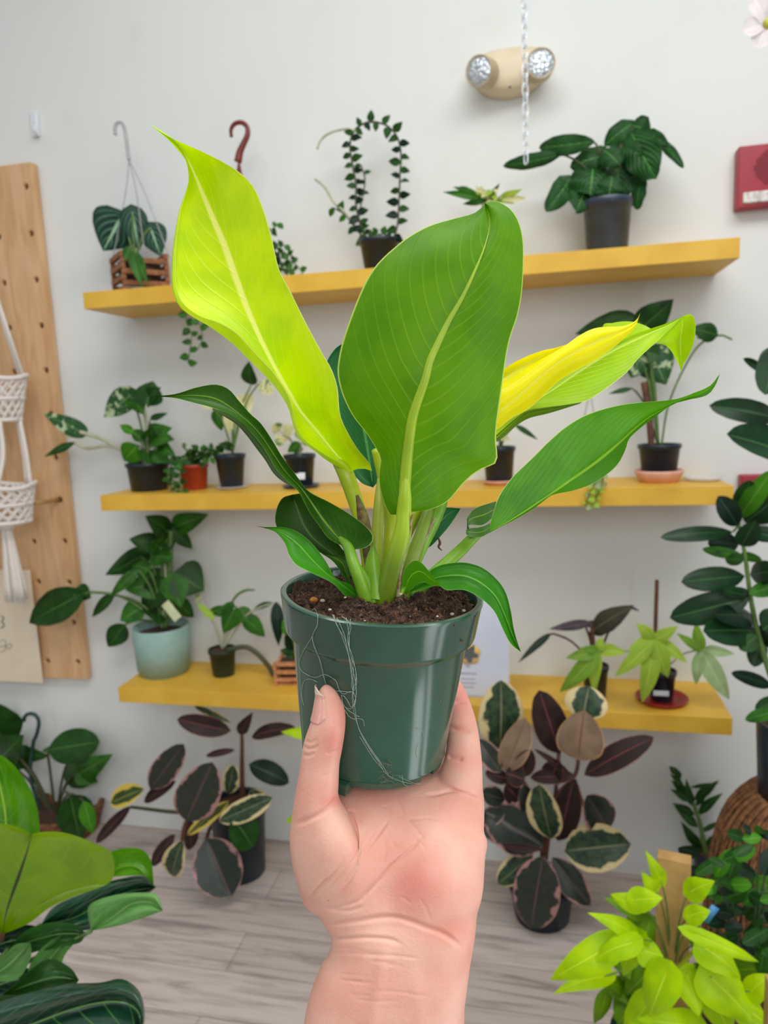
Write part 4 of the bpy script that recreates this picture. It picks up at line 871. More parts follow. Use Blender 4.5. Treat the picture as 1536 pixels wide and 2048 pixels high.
fig([(40, 2000), (60, 1930), (90, 1890), (130, 1868), (165, 1866)], [(40, 2000), (80, 1945), (120, 1895), (165, 1866)], [(40, 2000), (110, 1950), (130, 1910), (150, 1885), (165, 1866)], F_PL, (.95, .95), .01)
fig([(5, 1990), (60, 1940), (100, 1918), (140, 1935), (158, 1960)], [(5, 1990), (60, 1968), (110, 1955), (158, 1960)], [(5, 1990), (50, 2000), (110, 1990), (145, 1975), (158, 1960)], F_MD, (.93, .9), .012, wv=.006)
fig([(-20, 2010), (60, 1985), (140, 1968), (200, 1965), (245, 1958), (280, 1985), (290, 2040), (275, 2080)], [(-20, 2080), (60, 2050), (140, 2020), (200, 2005), (250, 2005), (280, 2030), (275, 2080)], [(-20, 2160), (80, 2140), (160, 2120), (220, 2100), (275, 2080)], F_DK, (.88, .82), -.02, wv=.004)
fig([(-40, 1960), (0, 1920), (30, 1890), (62, 1885)], [(-40, 1960), (10, 1935), (62, 1885)], [(-40, 1960), (30, 1960), (60, 1920), (62, 1885)], F_PL, (.96, .94), .008)
fig([(-60, 2060), (-20, 2000), (30, 1990), (70, 2000)], [(-60, 2060), (0, 2030), (70, 2000)], [(-60, 2060), (20, 2060), (60, 2030), (70, 2000)], F_MD, (.9, .88), .008)
fig([(-60, 2000), (-30, 1940), (30, 1930), (90, 1950)], [(-60, 2000), (10, 1965), (90, 1950)], [(-60, 2000), (20, 2005), (60, 1990), (90, 1950)], F_DK, (.97, .97), .008)
fig([(-30, 1900), (0, 1860), (60, 1850), (110, 1870)], [(-30, 1900), (30, 1880), (110, 1870)], [(-30, 1900), (30, 1910), (80, 1900), (110, 1870)], F_DK, (.99, .99), .008)
MB().tube([V((bq.x, bq.y, .2)), C(-40, 2000, D0+.05), C(-15, 1880, D0+.05), C(5, 1868, .93), C(10, 1720, .98)], [.012, .01, .008, .004, .003], 10, smoothn=24).build('trunk', STEMB, FIG)
for a, b_ in (((80, 1850, .98), (-20, 1930, 1.0)), ((182, 1862, .94), (-20, 1960, 1.0)), ((15, 1900, .96), (-30, 1960, 1.0))): MB().tube([C(*b_), C(*a)], .003, 7).build('petiole', STEMG, FIG)
MB().lathe(V((bq.x, bq.y, 0)), [(.001, 0), (.13, 0), (.17, .3), (.175, .32), (.16, .32), (.155, .28), (.001, .26)], 40).build('pot', BLACKP, FIG)

# ------------------------------------------------------------------ the held pot
ax = (rgt*math.sin(R(3.0)) + upv*math.cos(R(3.0))*math.cos(R(10.6)) - fwd*math.sin(R(10.6))).normalized()
RC = C(764, 1184, .368); RR = .0515; PH = .0885
PB = RC - ax*PH
HELD = empty('potted_philodendron', PB, 'bright yellow-green leafy plant in a dark green plastic pot held up in the hand', 'potted plant')
GP = NT('green_pot_plastic')
GP.l(GP.mix(GP.step(GP.noise(18, 4), .3, .7), rgb('#1f4838'), rgb('#285542')), GP.bs.inputs['Base Color'])
rgh = GP.math('MULTIPLY_ADD', GP.noise(60, 5), .14, .12); GP.l(rgh, GP.bs.inputs['Roughness']); GP.bs.inputs['Specular IOR Level'].default_value = .6
GP.bs.inputs['Coat Weight'].default_value = .3; GP.bs.inputs['Coat Roughness'].default_value = .12
GP.bump(GP.noise(14, 3), .06, .004)
def potr(z):     # outer radius at height z above the base
    return float(np.interp(z, [0, .0035, .0044, PH-.0228, PH-.0218, PH-.0192, PH-.0180, PH-.003, PH], [.0372, .0383, .0382, .0453, .0457, .0490, .0494, RR, RR+.0003]))
prof = [(.0005, .0035), (.030, .0035), (.0345, .0030), (.0356, 0), (.0372, 0), (.03765, .0032), (.0383, .0036), (.0381, .0044), (.0452, PH-.0228), (.0456, PH-.0218), (.0489, PH-.0192), (.0493, PH-.0180),
        (RR-.0003, PH-.003), (RR+.0002, PH-.0014), (RR+.0003, PH-.0004), (RR-.0005, PH+.0003), (RR-.0026, PH+.0002), (RR-.0033, PH-.0008), (RR-.0042, PH-.012), (.0352, .02), (.0005, .02)]
po = MB().lathe(PB, prof, 128, axis=ax).build('pot', GP.m, HELD)
# foot notches cut into the base
cut = MB(); pa = V((1, 0, 0)); pa = (pa-ax*pa.dot(ax)).normalized(); pb_ = ax.cross(pa)
if pb_.dot(fwd) > 0: front = -pb_
else: front = pb_
for a in (-12, 60, 132, 204, 276):
    dct = Matrix.Rotation(R(a), 3, ax) @ front
    Mx = Matrix((dct.cross(ax), dct, ax)).transposed()
    cut.box(PB+dct*.036+ax*.0002, (.0095, .012, .0056), rot=Mx)
co = cut.build('cutter', None); md = po.modifiers.new('n', 'BOOLEAN'); md.operation = 'DIFFERENCE'; md.object = co; md.solver = 'EXACT'
dg = bpy.context.evaluated_depsgraph_get(); me = bpy.data.meshes.new_from_object(po.evaluated_get(dg)); po.modifiers.clear(); po.data = me; bpy.data.objects.remove(co)
me.polygons.foreach_set('use_smooth', [True]*len(me.polygons))
try: me.set_sharp_from_angle(angle=R(35))
except Exception: pass

# soil with crumbs
SO = NT('bark_peat_soil'); nz = SO.noise(420, 6, rough=.7); n2 = SO.noise(900, 4)
SO.l(SO.mix(SO.step(n2, .55, .72), SO.mix(SO.step(nz, .35, .65), rgb('#130c07'), rgb('#60402a')), rgb('#94704e')), SO.bs.inputs['Base Color']); SO.bs.inputs['Roughness'].default_value = .9
SO.bump(nz, 1.0, .0022)
from mathutils import noise as mn
mb = MB(); rows = []; NR, NA = 80, 220; vs = []; fs = []
SR = RR-.0036; SZ0 = PH-.0045
def soilh(x, y):
    p = V((x, y, 0)); h = .0040*mn.noise(p*70)+.0046*mn.noise(p*180)+.0030*mn.noise(p*430)+.0009*mn.noise(p*1000)
    rr_ = math.hypot(x, y)/SR
    return h + .0050*(1-rr_**2) + .003*math.exp(-((x-.012)**2+(y+.026)**2)/.00006)
for i in range(NR+1):
    for j in range(NA):
        r_ = SR*i/NR; a = 2*math.pi*j/NA; x, y = r_*math.cos(a), r_*math.sin(a)
        vs.append(PB+ax*(SZ0+soilh(x, y))+rgt*0+pa*x+(-front)*y)
for i in range(NR):
    for j in range(NA): fs.append((i*NA+j, (i+1)*NA+j, (i+1)*NA+(j+1) % NA, i*NA+(j+1) % NA))
soil = mb.add(vs, fs).build('soil', SO.m, HELD)
rr = random.Random(5); mb = MB()
def soilpt(x, y, dz=0): return PB+ax*(SZ0+soilh(x, y)+dz)+pa*x+(-front)*y
for i in range(900):
    a = rr.uniform(0, 6.28); q = SR*.97*rr.uniform(0, 1)**.5; x, y = q*math.cos(a), q*math.sin(a); s_ = rr.uniform(.0005, .0017)
    k0 = len(mb.v); mb.box(soilpt(x, y, s_*.3), (s_*rr.uniform(.8, 2.2), s_, s_*rr.uniform(.6, 1.2)), rot=Matrix.Rotation(rr.uniform(0, 3), 3, V((rr.random(), rr.random(), rr.random()+.01)).normalized()))
tag(mb.build('soil_crumbs', SO.m, HELD, smooth=False), kind='stuff')
PEL = pm('amber_pellet', '#c98a35', .6, scale=300, bump=.6, col2='#a4621f'); PER = pm('perlite_grain', '#cfc3a8', .8, scale=300, bump=.6, col2='#a99b80')
def onsoil(px, py):
    r_ = ray(px, py); t = (PB+ax*(SZ0+.005)-CAM).dot(ax)/r_.dot(ax); q = CAM+r_*t-PB; return q.dot(pa), q.dot(-front)
for px, py, s_, m_ in ((628, 1188, 5.5, PEL), (613, 1204, 3.2, PEL), (590, 1157, 3.5, PEL), (645, 1202, 3, PER), (584, 1160, 2.2, PEL), (905, 1218, 2.6, PER), (928, 1214, 2.6, PER), (800, 1215, 2.0, PER), (690, 1206, 1.6, PER), (730, 1232, 1.4, PER), (660, 1216, 2.2, PER), (875, 1228, 1.6, PER), (938, 1196, 1.4, PER)):
    x, y = onsoil(px, py)
    if math.hypot(x, y) < SR*.96:
        kk = .35/F*1.7; MB().ball(soilpt(x, y, s_*kk*.7+.0006), s_*kk, s_*kk*.8, s_*kk*.7, 6).build('pellet', m_, HELD)
x, y = onsoil(842, 1200); mb = MB(); mb.ball(soilpt(x, y, .002), .0052, .0045, .0055, 14)
for v in mb.v: v += (v-soilpt(x, y, .002))*.35*mn.noise(v*600)
mb.build('soil_clod', SO.m, HELD)

# dirt flecks on the pot
def onpot(px, py, off=.0003):
    r_ = ray(px, py); lo, hi = .28, .40
    for i in range(400):
        t = lo+(hi-lo)*i/400; q = CAM+r_*t-PB; z = q.dot(ax); rad = (q-ax*z).length
        if rad < potr(min(max(z, 0), PH)): break
    q = CAM+r_*t-PB; z = q.dot(ax); n_ = (q-ax*z).normalized(); return PB+ax*z+n_*(potr(min(max(z, 0), PH))+off)
for px, py, s_ in ((909, 1251, 3), (923, 1281, 4.2), (950, 1233, 2.5), (880, 1402, 1.2), (700, 1300, 1)):
    MB().box(onpot(px, py, .0003), (s_*.00032, .0005, s_*.0002), rot=Matrix.Rotation(px, 3, fwd), bev=.0001).build('soil_fleck', STEMB if px > 900 else PER, HELD, smooth=False)
# fine white roots stuck to the outside of the pot
RT = pm('fine_white_root', '#b9c4b8', .6, scale=200, col2='#95a89c')
cr2 = lambda L: [(540+x*.2995, 1100+y*.2995) for x, y in L]
roots = [[(420, 430), (460, 520), (500, 620), (530, 720), (550, 820), (560, 900), (550, 980), (560, 1070), (580, 1150), (620, 1250), (680, 1350), (730, 1420), (770, 1490), (820, 1520)],
 [(510, 450), (530, 560), (535, 680), (570, 780), (575, 870), (555, 940), (563, 1010), (578, 1120), (600, 1200), (670, 1320), (740, 1420), (790, 1500)],
 [(325, 430), (320, 500), (290, 570), (300, 640), (340, 740), (360, 830), (380, 900)],
 [(290, 570), (230, 670), (195, 760), (220, 810), (300, 850), (370, 830), (440, 870), (460, 920), (490, 960), (540, 940)],
 [(230, 1040), (215, 960), (230, 880), (270, 860), (320, 880)],
 [(450, 450), (500, 560), (515, 640), (545, 760), (570, 860), (578, 960), (550, 1050), (520, 1000), (480, 960), (500, 1040), (560, 1090), (600, 1110)],
 [(480, 440), (540, 500), (525, 620), (560, 800), (545, 900), (575, 1000), (540, 1060), (490, 1040), (530, 1110), (570, 1130)],
 [(540, 460), (520, 600), (550, 700), (580, 850), (560, 940), (480, 940), (440, 940)],
 [(430, 430), (450, 500), (505, 600), (540, 780), (560, 960)],
 [(820, 1520), (880, 1545), (950, 1560)], [(880, 1500), (890, 1560), (930, 1575)], [(290, 400), (305, 390), (325, 440)], [(860, 1510), (900, 1530), (960, 1555), (1010, 1560)],
 [(570, 1120), (620, 1130), (632, 1175)], [(600, 1240), (660, 1340), (700, 1400), (760, 1470)], [(970, 1190), (1015, 1210), (1020, 1250)], [(990, 1290), (975, 1350), (985, 1390)]]
for i, L in enumerate(roots):
    pts = [onpot(x, y, .0002+.00012*(i % 3)) for x, y, in resample(cr2(L), 34)]
    MB().tube(pts, .00013 if i < 9 else .00008, 5).build('root_fiber', RT, HELD)
mb = MB()
for i in range(26):
    x0, y0 = 770+rr.uniform(-14, 16), 1535+rr.uniform(-16, 30); x1, y1 = x0+rr.uniform(-16, 22), y0+rr.uniform(-10, 12)
    a = onpot(x0, min(y0, 1566), .0004+.001*rr.random()); b_ = onpot(x1, min(y1, 1566), .0004+.0015*rr.random()); mb.tube([a, (a+b_)/2+V((0, -.0008, .0006)), b_], .00009, 4, smoothn=8)
mb.build('root_tangle', pm('dry_root', '#8a7a66', .8, scale=300), HELD)

# ------------------------------------------------------------------ its leaves
ph = lambda n_, a, b_, **kw: leafmat(n_, a, b_, rough=kw.pop('rough', .33), nscale=kw.pop('nscale', 40), veinn=kw.pop('veinn', 15), veink=kw.pop('veink', .5), veinw=kw.pop('veinw', .12), ribw=kw.pop('ribw', .07), edgew=kw.pop('edgew', .022), **kw)
M_A = ph('leaf_yellow_green', '#d2ee00', '#bce000', vein='#dff040', rib='#f6fb80', edge='#eef59a', trans=.26, veins=.35)
M_B = ph('leaf_green_underside', '#66a000', '#549000', vein='#86b820', rib='#a8c428', edge='#c8e068', trans=.38, veins=.4, ribw=.02, veinn=17, veink=.35, rough=.42)
M_G1 = ph('leaf_new_yellow', '#fff200', '#f4ea00', vein='#faf040', rib='#fbf470', edge='#fbf6a0', trans=.3, veins=.2)
M_G2 = ph('leaf_lime_green', '#b2da06', '#9ccc08', vein='#b4d838', rib='#c8e450', edge='#e6f0a0', trans=.3, veins=.5)
M_C = ph('leaf_deep_green', '#3c6c18', '#2c5812', vein='#528430', rib='#7ca42c', edge='#b8cc80', trans=.2, veins=.3, rough=.28)
M_F = ph('leaf_fresh_green', '#549c14', '#428412', vein='#68ac30', rib='#96cc3c', edge='#c8e080', trans=.26, veins=.3, rough=.3, ribw=.06)
M_E = ph('leaf_green', '#3e8e16', '#2e7610', vein='#4a982c', rib='#6fb03c', edge='#b4d88c', trans=.24, veins=.3, rough=.3)
M_I = ph('leaf_blue_green', '#2f7440', '#276638', vein='#4c9054', rib='#63a05c', edge='#90c080', trans=.24, veins=.3)
PT = pm('yellow_green_petiole', '#a0b81a', .38, scale=90, col2='#b4c024'); PTG = pm('green_petiole', '#6a9c20', .38, scale=90, col2='#7fae2c')
PTD = pm('olive_petiole', '#65801a', .4, scale=60, col2='#7f9428')
_g = NT('ripening_petiole'); _s = _g.n('ShaderNodeSeparateXYZ'); _g.l(_g.uv(), _s.inputs[0])
_g.l(_g.mix(_g.step(_s.outputs[1], .25, .62), _g.mix(_g.noise(90, 3), rgb('#5c7a12'), rgb('#78901e')), rgb('#9dbb1e')), _g.bs.inputs['Base Color']); _g.bs.inputs['Roughness'].default_value = .4
PTB = _g.m; SHT = pm('dry_tan_sheath', '#a99a78', .8, scale=260, bump=.5, col2='#7d5b3c'); BRS = pm('brown_speckled_sheath', '#77732e', .6, scale=260, bump=.4, col2='#5a3a22')

def hl(name, mat, parts):
    mb = MB()
    for lines, knots, bulge in parts: sheet(mb, lines, knots, n=60, nc=21, bulge=bulge)
    return mb.build(name, mat, HELD)
def dz(L, tab):
    """give a traced line its distance from the camera: tab = [(t, depth)..]"""
    P_ = np.array(L, float); s_ = np.r_[0, np.cumsum(np.hypot(*np.diff(P_, axis=0).T))]; s_ /= s_[-1]
    return [(x, y, lerpt(tab, t)) for (x, y), t in zip(L, s_)]

# A: big yellow leaf, upper side
A_R = [(700, 944), (722, 936), (744, 942), (738, 925), (716, 899), (694, 862), (680, 828), (675, 775), (663, 738), (645, 707), (611, 644), (581, 583), (558, 538), (543, 474), (528, 422), (511, 380), (490, 354), (457, 330), (404, 303), (351, 280), (322, 264), (296, 247)]
A_M = [(700, 944), (690, 925), (671, 907), (637, 864), (603, 824), (577, 781), (551, 736), (521, 676), (494, 613), (475, 561), (451, 493), (430, 444), (408, 392), (387, 343), (366, 302), (335, 270), (296, 247)]
A_L = [(700, 944), (686, 928), (660, 915), (641, 903), (607, 877), (592, 847), (585, 817), (577, 792), (562, 766), (543, 740), (521, 717), (494, 687), (472, 664), (438, 645), (404, 634), (381, 620), (363, 602), (353, 574), (351, 538), (353, 486), (361, 425), (370, 392), (378, 362), (374, 325), (361, 305), (334, 276), (296, 247)]
A_F = [(700, 946), (684, 938), (655, 922), (632, 903), (600, 877), (586, 847), (578, 820), (566, 797), (545, 768), (520, 742), (492, 714), (466, 689), (440, 668), (418, 650), (398, 636), (379, 622), (362, 603), (352.5, 574), (350.5, 538), (352.5, 486), (360.5, 425), (369.5, 392), (377.5, 362), (373, 325), (360, 305), (333, 276), (296, 247)]
dA = [(0, .362), (.3, .374), (.6, .392), (.85, .402), (1, .392)]
sub = lambda tab, o: [(t, d+o) for t, d in tab]
hl('leaf', M_A, [([dz(A_L, [(0, .362), (.15, .352), (.45, .360), (.6, .382), (.8, .394), (1, .392)]), dz(A_F, [(0, .363), (.15, .362), (.45, .372), (.6, .386), (.8, .396), (1, .392)]), dz(A_M, sub(dA, .004)), dz(A_R, [(0, .360), (.1, .346), (.3, .360), (.6, .380), (.85, .394), (1, .392)])], (-1, -.72, 0, 1), 0)])
# B: big centre leaf, underside
B_M = [(808, 1026), (808, 1000), (811, 955), (816, 900), (824, 841), (835, 803), (850, 761), (860, 722), (879, 680), (898, 641), (924, 596), (947, 548), (966, 503), (977, 467), (979, 436), (970, 406)]
B_L = [(808, 1026), (792, 1030), (779, 1028), (768, 1005), (760, 975), (758, 944), (762, 919), (750, 893), (731, 864), (708, 835), (692, 806), (681, 777), (675, 745), (678, 714), (686, 680), (699, 641), (715, 599), (734, 558), (757, 525), (789, 495), (821, 471), (860, 451), (905, 438), (944, 428), (961, 417), (970, 406)]
B_R = [(808, 1026), (828, 1023), (853, 1021), (886, 1009), (905, 993), (924, 970), (944, 951), (966, 937), (989, 928), (995, 914), (992, 880), (994, 848), (1000, 803), (1006, 761), (1013, 712), (1021, 674), (1035, 632), (1044, 583), (1047, 525), (1046, 480), (1038, 445), (1023, 420), (1003, 406), (986, 401), (970, 406)]
hl('leaf', M_B, [([dz(B_L, [(0, .346), (.2, .356), (.5, .350), (.8, .348), (1, .350)]), dz(B_M, [(0, .345), (.4, .333), (.8, .332), (1, .346)]), dz(B_R, [(0, .346), (.2, .362), (.5, .352), (.8, .346), (1, .348)])], (-1, 0, 1), -.004)])
MB().tube([C(*p) for p in dz(B_M, [(0, .3435), (.4, .3318), (.8, .3312), (1, .345)])[:14]], [.0030, .0029, .0028, .0026, .0024, .0022, .0020, .0018, .0016, .0013, .0010, .0007, .0004, .0002], 10, smoothn=40).build('midrib', pm('midrib_yellow_green', '#9dbb1e', .4, scale=60, col2='#8aac18'), HELD)
# C: dark arching leaf to the left, with its turned-under lower part
C_U = [(698, 1096), (712, 1099), (734, 1094), (746, 1081), (744, 1067), (730, 1051), (699, 1028), (656, 1003), (618, 984), (592, 950), (566, 916), (543, 878), (521, 846), (502, 829), (479, 803), (457, 778), (430, 769), (393, 775), (365, 784), (345, 789), (306, 793)]
C_M = [(698, 1096), (687, 1088), (672, 1072), (656, 1053), (640, 1032), (622, 1005), (600, 974), (570, 942), (545, 905), (520, 868), (495, 842), (462, 815), (430, 797), (395, 791), (360, 791), (335, 792), (306, 793)]
C_L = [(698, 1096), (683, 1091), (665, 1082), (652, 1071), (636, 1048), (620, 1026), (606, 1000), (596, 982), (574, 962), (552, 938), (536, 910), (520, 886), (503, 866), (483, 846), (457, 829), (423, 815), (389, 806), (355, 797), (330, 794), (306, 793)]
hl('leaf', M_C, [([dz(C_L, [(0, .346), (.3, .340), (.6, .352), (1, .372)]), dz(C_M, [(0, .347), (.3, .347), (.6, .358), (1, .373)]), dz(C_U, [(0, .346), (.3, .340), (.6, .354), (1, .372)])], (-1, 0, 1), .001)])
C_K = [(590, 975), (570, 966), (548, 948), (530, 920), (512, 896), (494, 872), (474, 850), (450, 834), (425, 820)]
C_K2 = [(596, 981), (574, 961), (552, 937), (536, 909), (520, 885), (503, 865), (483, 845), (457, 828), (425, 816)]
hl('leaf_fold', ph('leaf_deep_underside', '#4c6f34', '#41632c', vein='#6a8a48', rib='#7c9c50', trans=.2, veins=.2), [([dz(C_K, [(0, .352), (1, .360)]), dz(C_K2, [(0, .344), (1, .357)])], (-1, 1), 0)])
# D: rounded dark leaf behind C
hl('leaf', ph('leaf_dark_green', '#34581c', '#284a16', vein='#3a682a', rib='#4f7c34', edge='#86a860', trans=.2, veins=.3), [([dz([(700, 1140), (670, 1120), (620, 1096), (575, 1080), (552, 1051), (552, 1022), (564, 997), (585, 989)], [(0, .368), (1, .374)]), dz([(700, 1140), (665, 1108), (630, 1080), (609, 1052), (596, 1020), (585, 989)], [(0, .370), (1, .384)]), dz([(700, 1140), (697, 1116), (680, 1092), (668, 1075), (650, 1040), (628, 1005), (605, 988), (585, 989)], [(0, .368), (1, .374)])], (-1, 0, 1), .002)])
# E: low left leaf reaching over the rim
E_U = [(724, 1199), (720, 1188), (699, 1168), (672, 1156), (650, 1120), (624, 1087), (597, 1065), (570, 1055), (545, 1054), (530, 1054), (511, 1052)]
E_L = [(724, 1199), (705, 1196), (690, 1191), (664, 1166), (624, 1146), (593, 1130), (578, 1110), (570, 1087), (552, 1065), (532, 1057), (511, 1052)]
E_M = [(724, 1199), (706, 1186), (680, 1166), (652, 1146), (625, 1120), (600, 1092), (575, 1072), (550, 1060), (530, 1055), (511, 1052)]
hl('leaf', M_E, [([dz(E_L, [(0, .352), (.3, .336), (.6, .336), (1, .356)]), dz(E_M, [(0, .352), (.3, .342), (.6, .342), (1, .356)]), dz(E_U, [(0, .352), (.3, .346), (.6, .344), (1, .356)])], (-1, 0, 1), .001)])
# F: long leaf to the right
F_U = [(948, 1074), (962, 1072), (976, 1064), (981, 1045), (987, 1024), (999, 991), (1024, 955), (1066, 914), (1099, 881), (1132, 853), (1169, 831), (1210, 817), (1252, 808), (1293, 804), (1330, 801), (1360, 796), (1392, 784), (1408, 778), (1424, 768), (1440, 747)]
F_M = [(948, 1074), (972, 1065), (1005, 1050), (1040, 1030), (1074, 1008), (1110, 984), (1148, 957), (1180, 935), (1210, 912), (1240, 886), (1268, 860), (1300, 834), (1335, 815), (1370, 798), (1400, 788), (1420, 776), (1440, 747)]
F_L = [(948, 1074), (972, 1069), (1000, 1054), (1024, 1042), (1066, 1018), (1090, 1000), (1107, 989), (1148, 981), (1190, 965), (1231, 934), (1250, 902), (1258, 878), (1281, 856), (1314, 831), (1343, 810), (1375, 800), (1404, 794), (1420, 786), (1432, 768), (1440, 747)]
hl('leaf', M_F, [([dz(F_L, [(0, .368), (.4, .378), (.7, .368), (1, .356)]), dz(F_M, [(0, .368), (.4, .380), (.7, .370), (1, .356)]), dz(F_U, [(0, .367), (.3, .362), (.7, .360), (1, .356)])], (-1, 0, 1), 0)])
hl('leaf_lobe', M_C, [([dz([(948, 1074), (934, 1070), (934, 1058), (940, 1050), (965, 1050), (985, 1036)], [(0, .366), (1, .372)]), dz([(948, 1074), (940, 1060), (934, 1042), (938, 1030), (954, 1015), (993, 1002)], [(0, .368), (1, .380)])], (-1, 1), 0),
                     ([dz([(980, 1064), (965, 1073), (948, 1075), (934, 1070), (932, 1062)], [(0, .362), (1, .362)]), dz([(980, 1046), (968, 1052), (955, 1055), (942, 1056), (932, 1060)], [(0, .366), (1, .366)])], (-1, 1), 0)])
# G2: lime leaf with the tip curled over
G_t = [(990, 858), (1024, 833), (1057, 800), (1100, 768), (1150, 730), (1200, 700), (1245, 680), (1270, 668), (1302, 657), (1335, 646), (1366, 632)]
G_m = [(992, 868), (1024, 838), (1066, 806), (1110, 776), (1156, 744), (1200, 716), (1240, 694), (1275, 678), (1305, 664), (1336, 650), (1366, 632)]
G_b = [(993, 876), (1024, 848), (1053, 824), (1086, 816), (1128, 811), (1169, 803), (1198, 787), (1231, 763), (1256, 742), (1277, 717), (1298, 697), (1314, 683), (1340, 658), (1366, 632)]
G_bk = [(1206, 690), (1206, 651), (1225, 646), (1244, 643), (1262, 643), (1276, 646), (1290, 651), (1303, 658)]; G_bk2 = [(1206, 700), (1230, 690), (1255, 678), (1272, 670), (1303, 662)]
flap_i = [(1366, 632), (1340, 658), (1312, 684), (1330, 690), (1343, 703), (1353, 720), (1362, 741)]; flap_m = [(1366, 632), (1362, 655), (1358, 680), (1360, 710), (1362, 741)]; flap_o = [(1366, 632), (1382, 629), (1391, 646), (1388, 684), (1376, 713), (1368, 726), (1362, 741)]
hl('leaf', M_G2, [([dz(G_b, [(0, .384), (.5, .380), (1, .388)]), dz(G_m, [(0, .388), (.5, .390), (1, .392)]), dz(G_t, [(0, .390), (.5, .392), (1, .392)])], (-1, 0, .9), .001),
                  ([dz(G_bk2, [(0, .396), (1, .394)]), dz(G_bk, [(0, .404), (1, .396)])], (0, .95), 0)])
hl('leaf_tip', M_G2, [([dz(flap_i, [(0, .390), (1, .398)]), dz(flap_m, [(0, .394), (.5, .402), (1, .398)]), dz(flap_o, [(0, .392), (1, .398)])], (-1, -.1, 1), 0)])
hl('leaf_fold', ph('leaf_lime_under', '#6f9416', '#628a12', vein='#88aa30', rib='#90b038', trans=.3, veins=.2), [([dz([(993, 884), (1010, 872), (1035, 850), (1060, 836), (1100, 826), (1158, 808)], [(0, .388), (1, .384)]), dz([(993, 870), (1024, 843), (1053, 822), (1086, 815), (1128, 810), (1165, 804)], [(0, .385), (1, .380)])], (-1, 1), 0)])
# G1: yellow new leaf, half unrolled
Y_U = [(985, 800), (1000, 782), (1020, 772), (1060, 744), (1095, 716), (1120, 698), (1132, 690), (1157, 672), (1182, 659), (1206, 654), (1240, 653), (1262, 647), (1274, 638), (1281, 625)]
Y_L = [(985, 864), (1000, 855), (1024, 836), (1057, 818), (1086, 792), (1115, 764), (1148, 743), (1190, 721), (1223, 698), (1252, 673), (1270, 654), (1281, 625)]
Y_M = [(985, 830), (1010, 815), (1040, 790), (1075, 758), (1110, 730), (1150, 705), (1190, 686), (1225, 670), (1255, 656), (1272, 644), (1281, 625)]
hl('leaf', M_G1, [([dz(Y_L, [(0, .372), (1, .378)]), dz(Y_M, [(0, .366), (.5, .368), (1, .378)]), dz(Y_U, [(0, .368), (.5, .372), (1, .379)])], (-1, 0, 1), -.002),
                  ([dz([(985, 800), (1000, 782), (1020, 772), (1060, 744), (1095, 716), (1120, 698), (1136, 688)], [(0, .380), (1, .376)]), dz([(985, 752), (1010, 737), (1030, 724), (1060, 710), (1086, 701), (1110, 696), (1136, 688)], [(0, .388), (1, .378)])], (-1, 1), .004)])
# H: drooping leaf at the right front
H_U = [(812, 1186), (826, 1172), (851, 1150), (868, 1136), (890, 1128), (929, 1125), (964, 1135), (992, 1157), (1011, 1184), (1021, 1219), (1027, 1255), (1034, 1282), (1042, 1304)]
H_L = [(812, 1186), (845, 1178), (868, 1172), (880, 1172), (894, 1180), (929, 1180), (960, 1196), (988, 1222), (1007, 1261), (1022, 1288), (1042, 1304)]
H_M = [(812, 1186), (850, 1164), (890, 1152), (930, 1152), (965, 1168), (992, 1194), (1010, 1232), (1024, 1268), (1042, 1304)]
hl('leaf', M_E, [([dz(H_L, [(0, .350), (.5, .336), (1, .345)]), dz(H_M, [(0, .352), (.5, .344), (1, .346)]), dz(H_U, [(0, .354), (.5, .350), (1, .347)])], (-1, 0, 1), .002)])
hl('leaf_fold', M_F, [([dz([(806, 1180), (806, 1155), (813, 1133), (828, 1121), (842, 1125), (856, 1140), (872, 1160), (880, 1172)], [(0, .346), (1, .336)]), dz([(812, 1190), (820, 1182), (832, 1170), (846, 1164), (858, 1168), (866, 1170), (874, 1172), (880, 1173)], [(0, .352), (1, .338)])], (-1, 1), 0)])
# I: blue-green leaf behind, between A and B
hl('leaf', M_I, [([dz([(746, 975), (722, 965), (700, 935), (672, 860), (655, 790), (650, 735), (668, 700), (690, 684)], [(0, .385), (1, .412)]), dz([(746, 975), (735, 900), (722, 830), (705, 760), (690, 684)], [(0, .388), (1, .414)]), dz([(746, 975), (780, 930), (790, 850), (770, 770), (730, 710), (690, 684)], [(0, .385), (1, .412)])], (-1, 0, 1), .003)])
# J: small leaf behind at the right, K: dark sheath at the left
hl('leaf', M_I, [([dz([(843, 1102), (848, 1070), (862, 1042), (876, 1022), (893, 1015), (921, 1017)], [(0, .376), (1, .386)]), dz([(843, 1102), (860, 1072), (880, 1045), (900, 1026), (921, 1017)], [(0, .378), (1, .388)]), dz([(843, 1102), (862, 1092), (880, 1074), (897, 1054), (911, 1034), (921, 1017)], [(0, .376), (1, .386)])], (-1, 0, 1), .001)])
MB().tube([C(876, 1074, .380), C(880, 1086, .380), C(877, 1094, .379), C(884, 1101, .379)], [.0004, .0008, .0006, .0002], 6, smoothn=12).build('dry_leaf_tip', STEMB, HELD)
hl('sheath', M_C, [([dz([(700, 1180), (690, 1158), (668, 1125), (642, 1106)], [(0, .360), (1, .366)]), dz([(704, 1176), (698, 1140), (690, 1115), (642, 1106)], [(0, .364), (1, .370)])], (-1, 1), .002)])

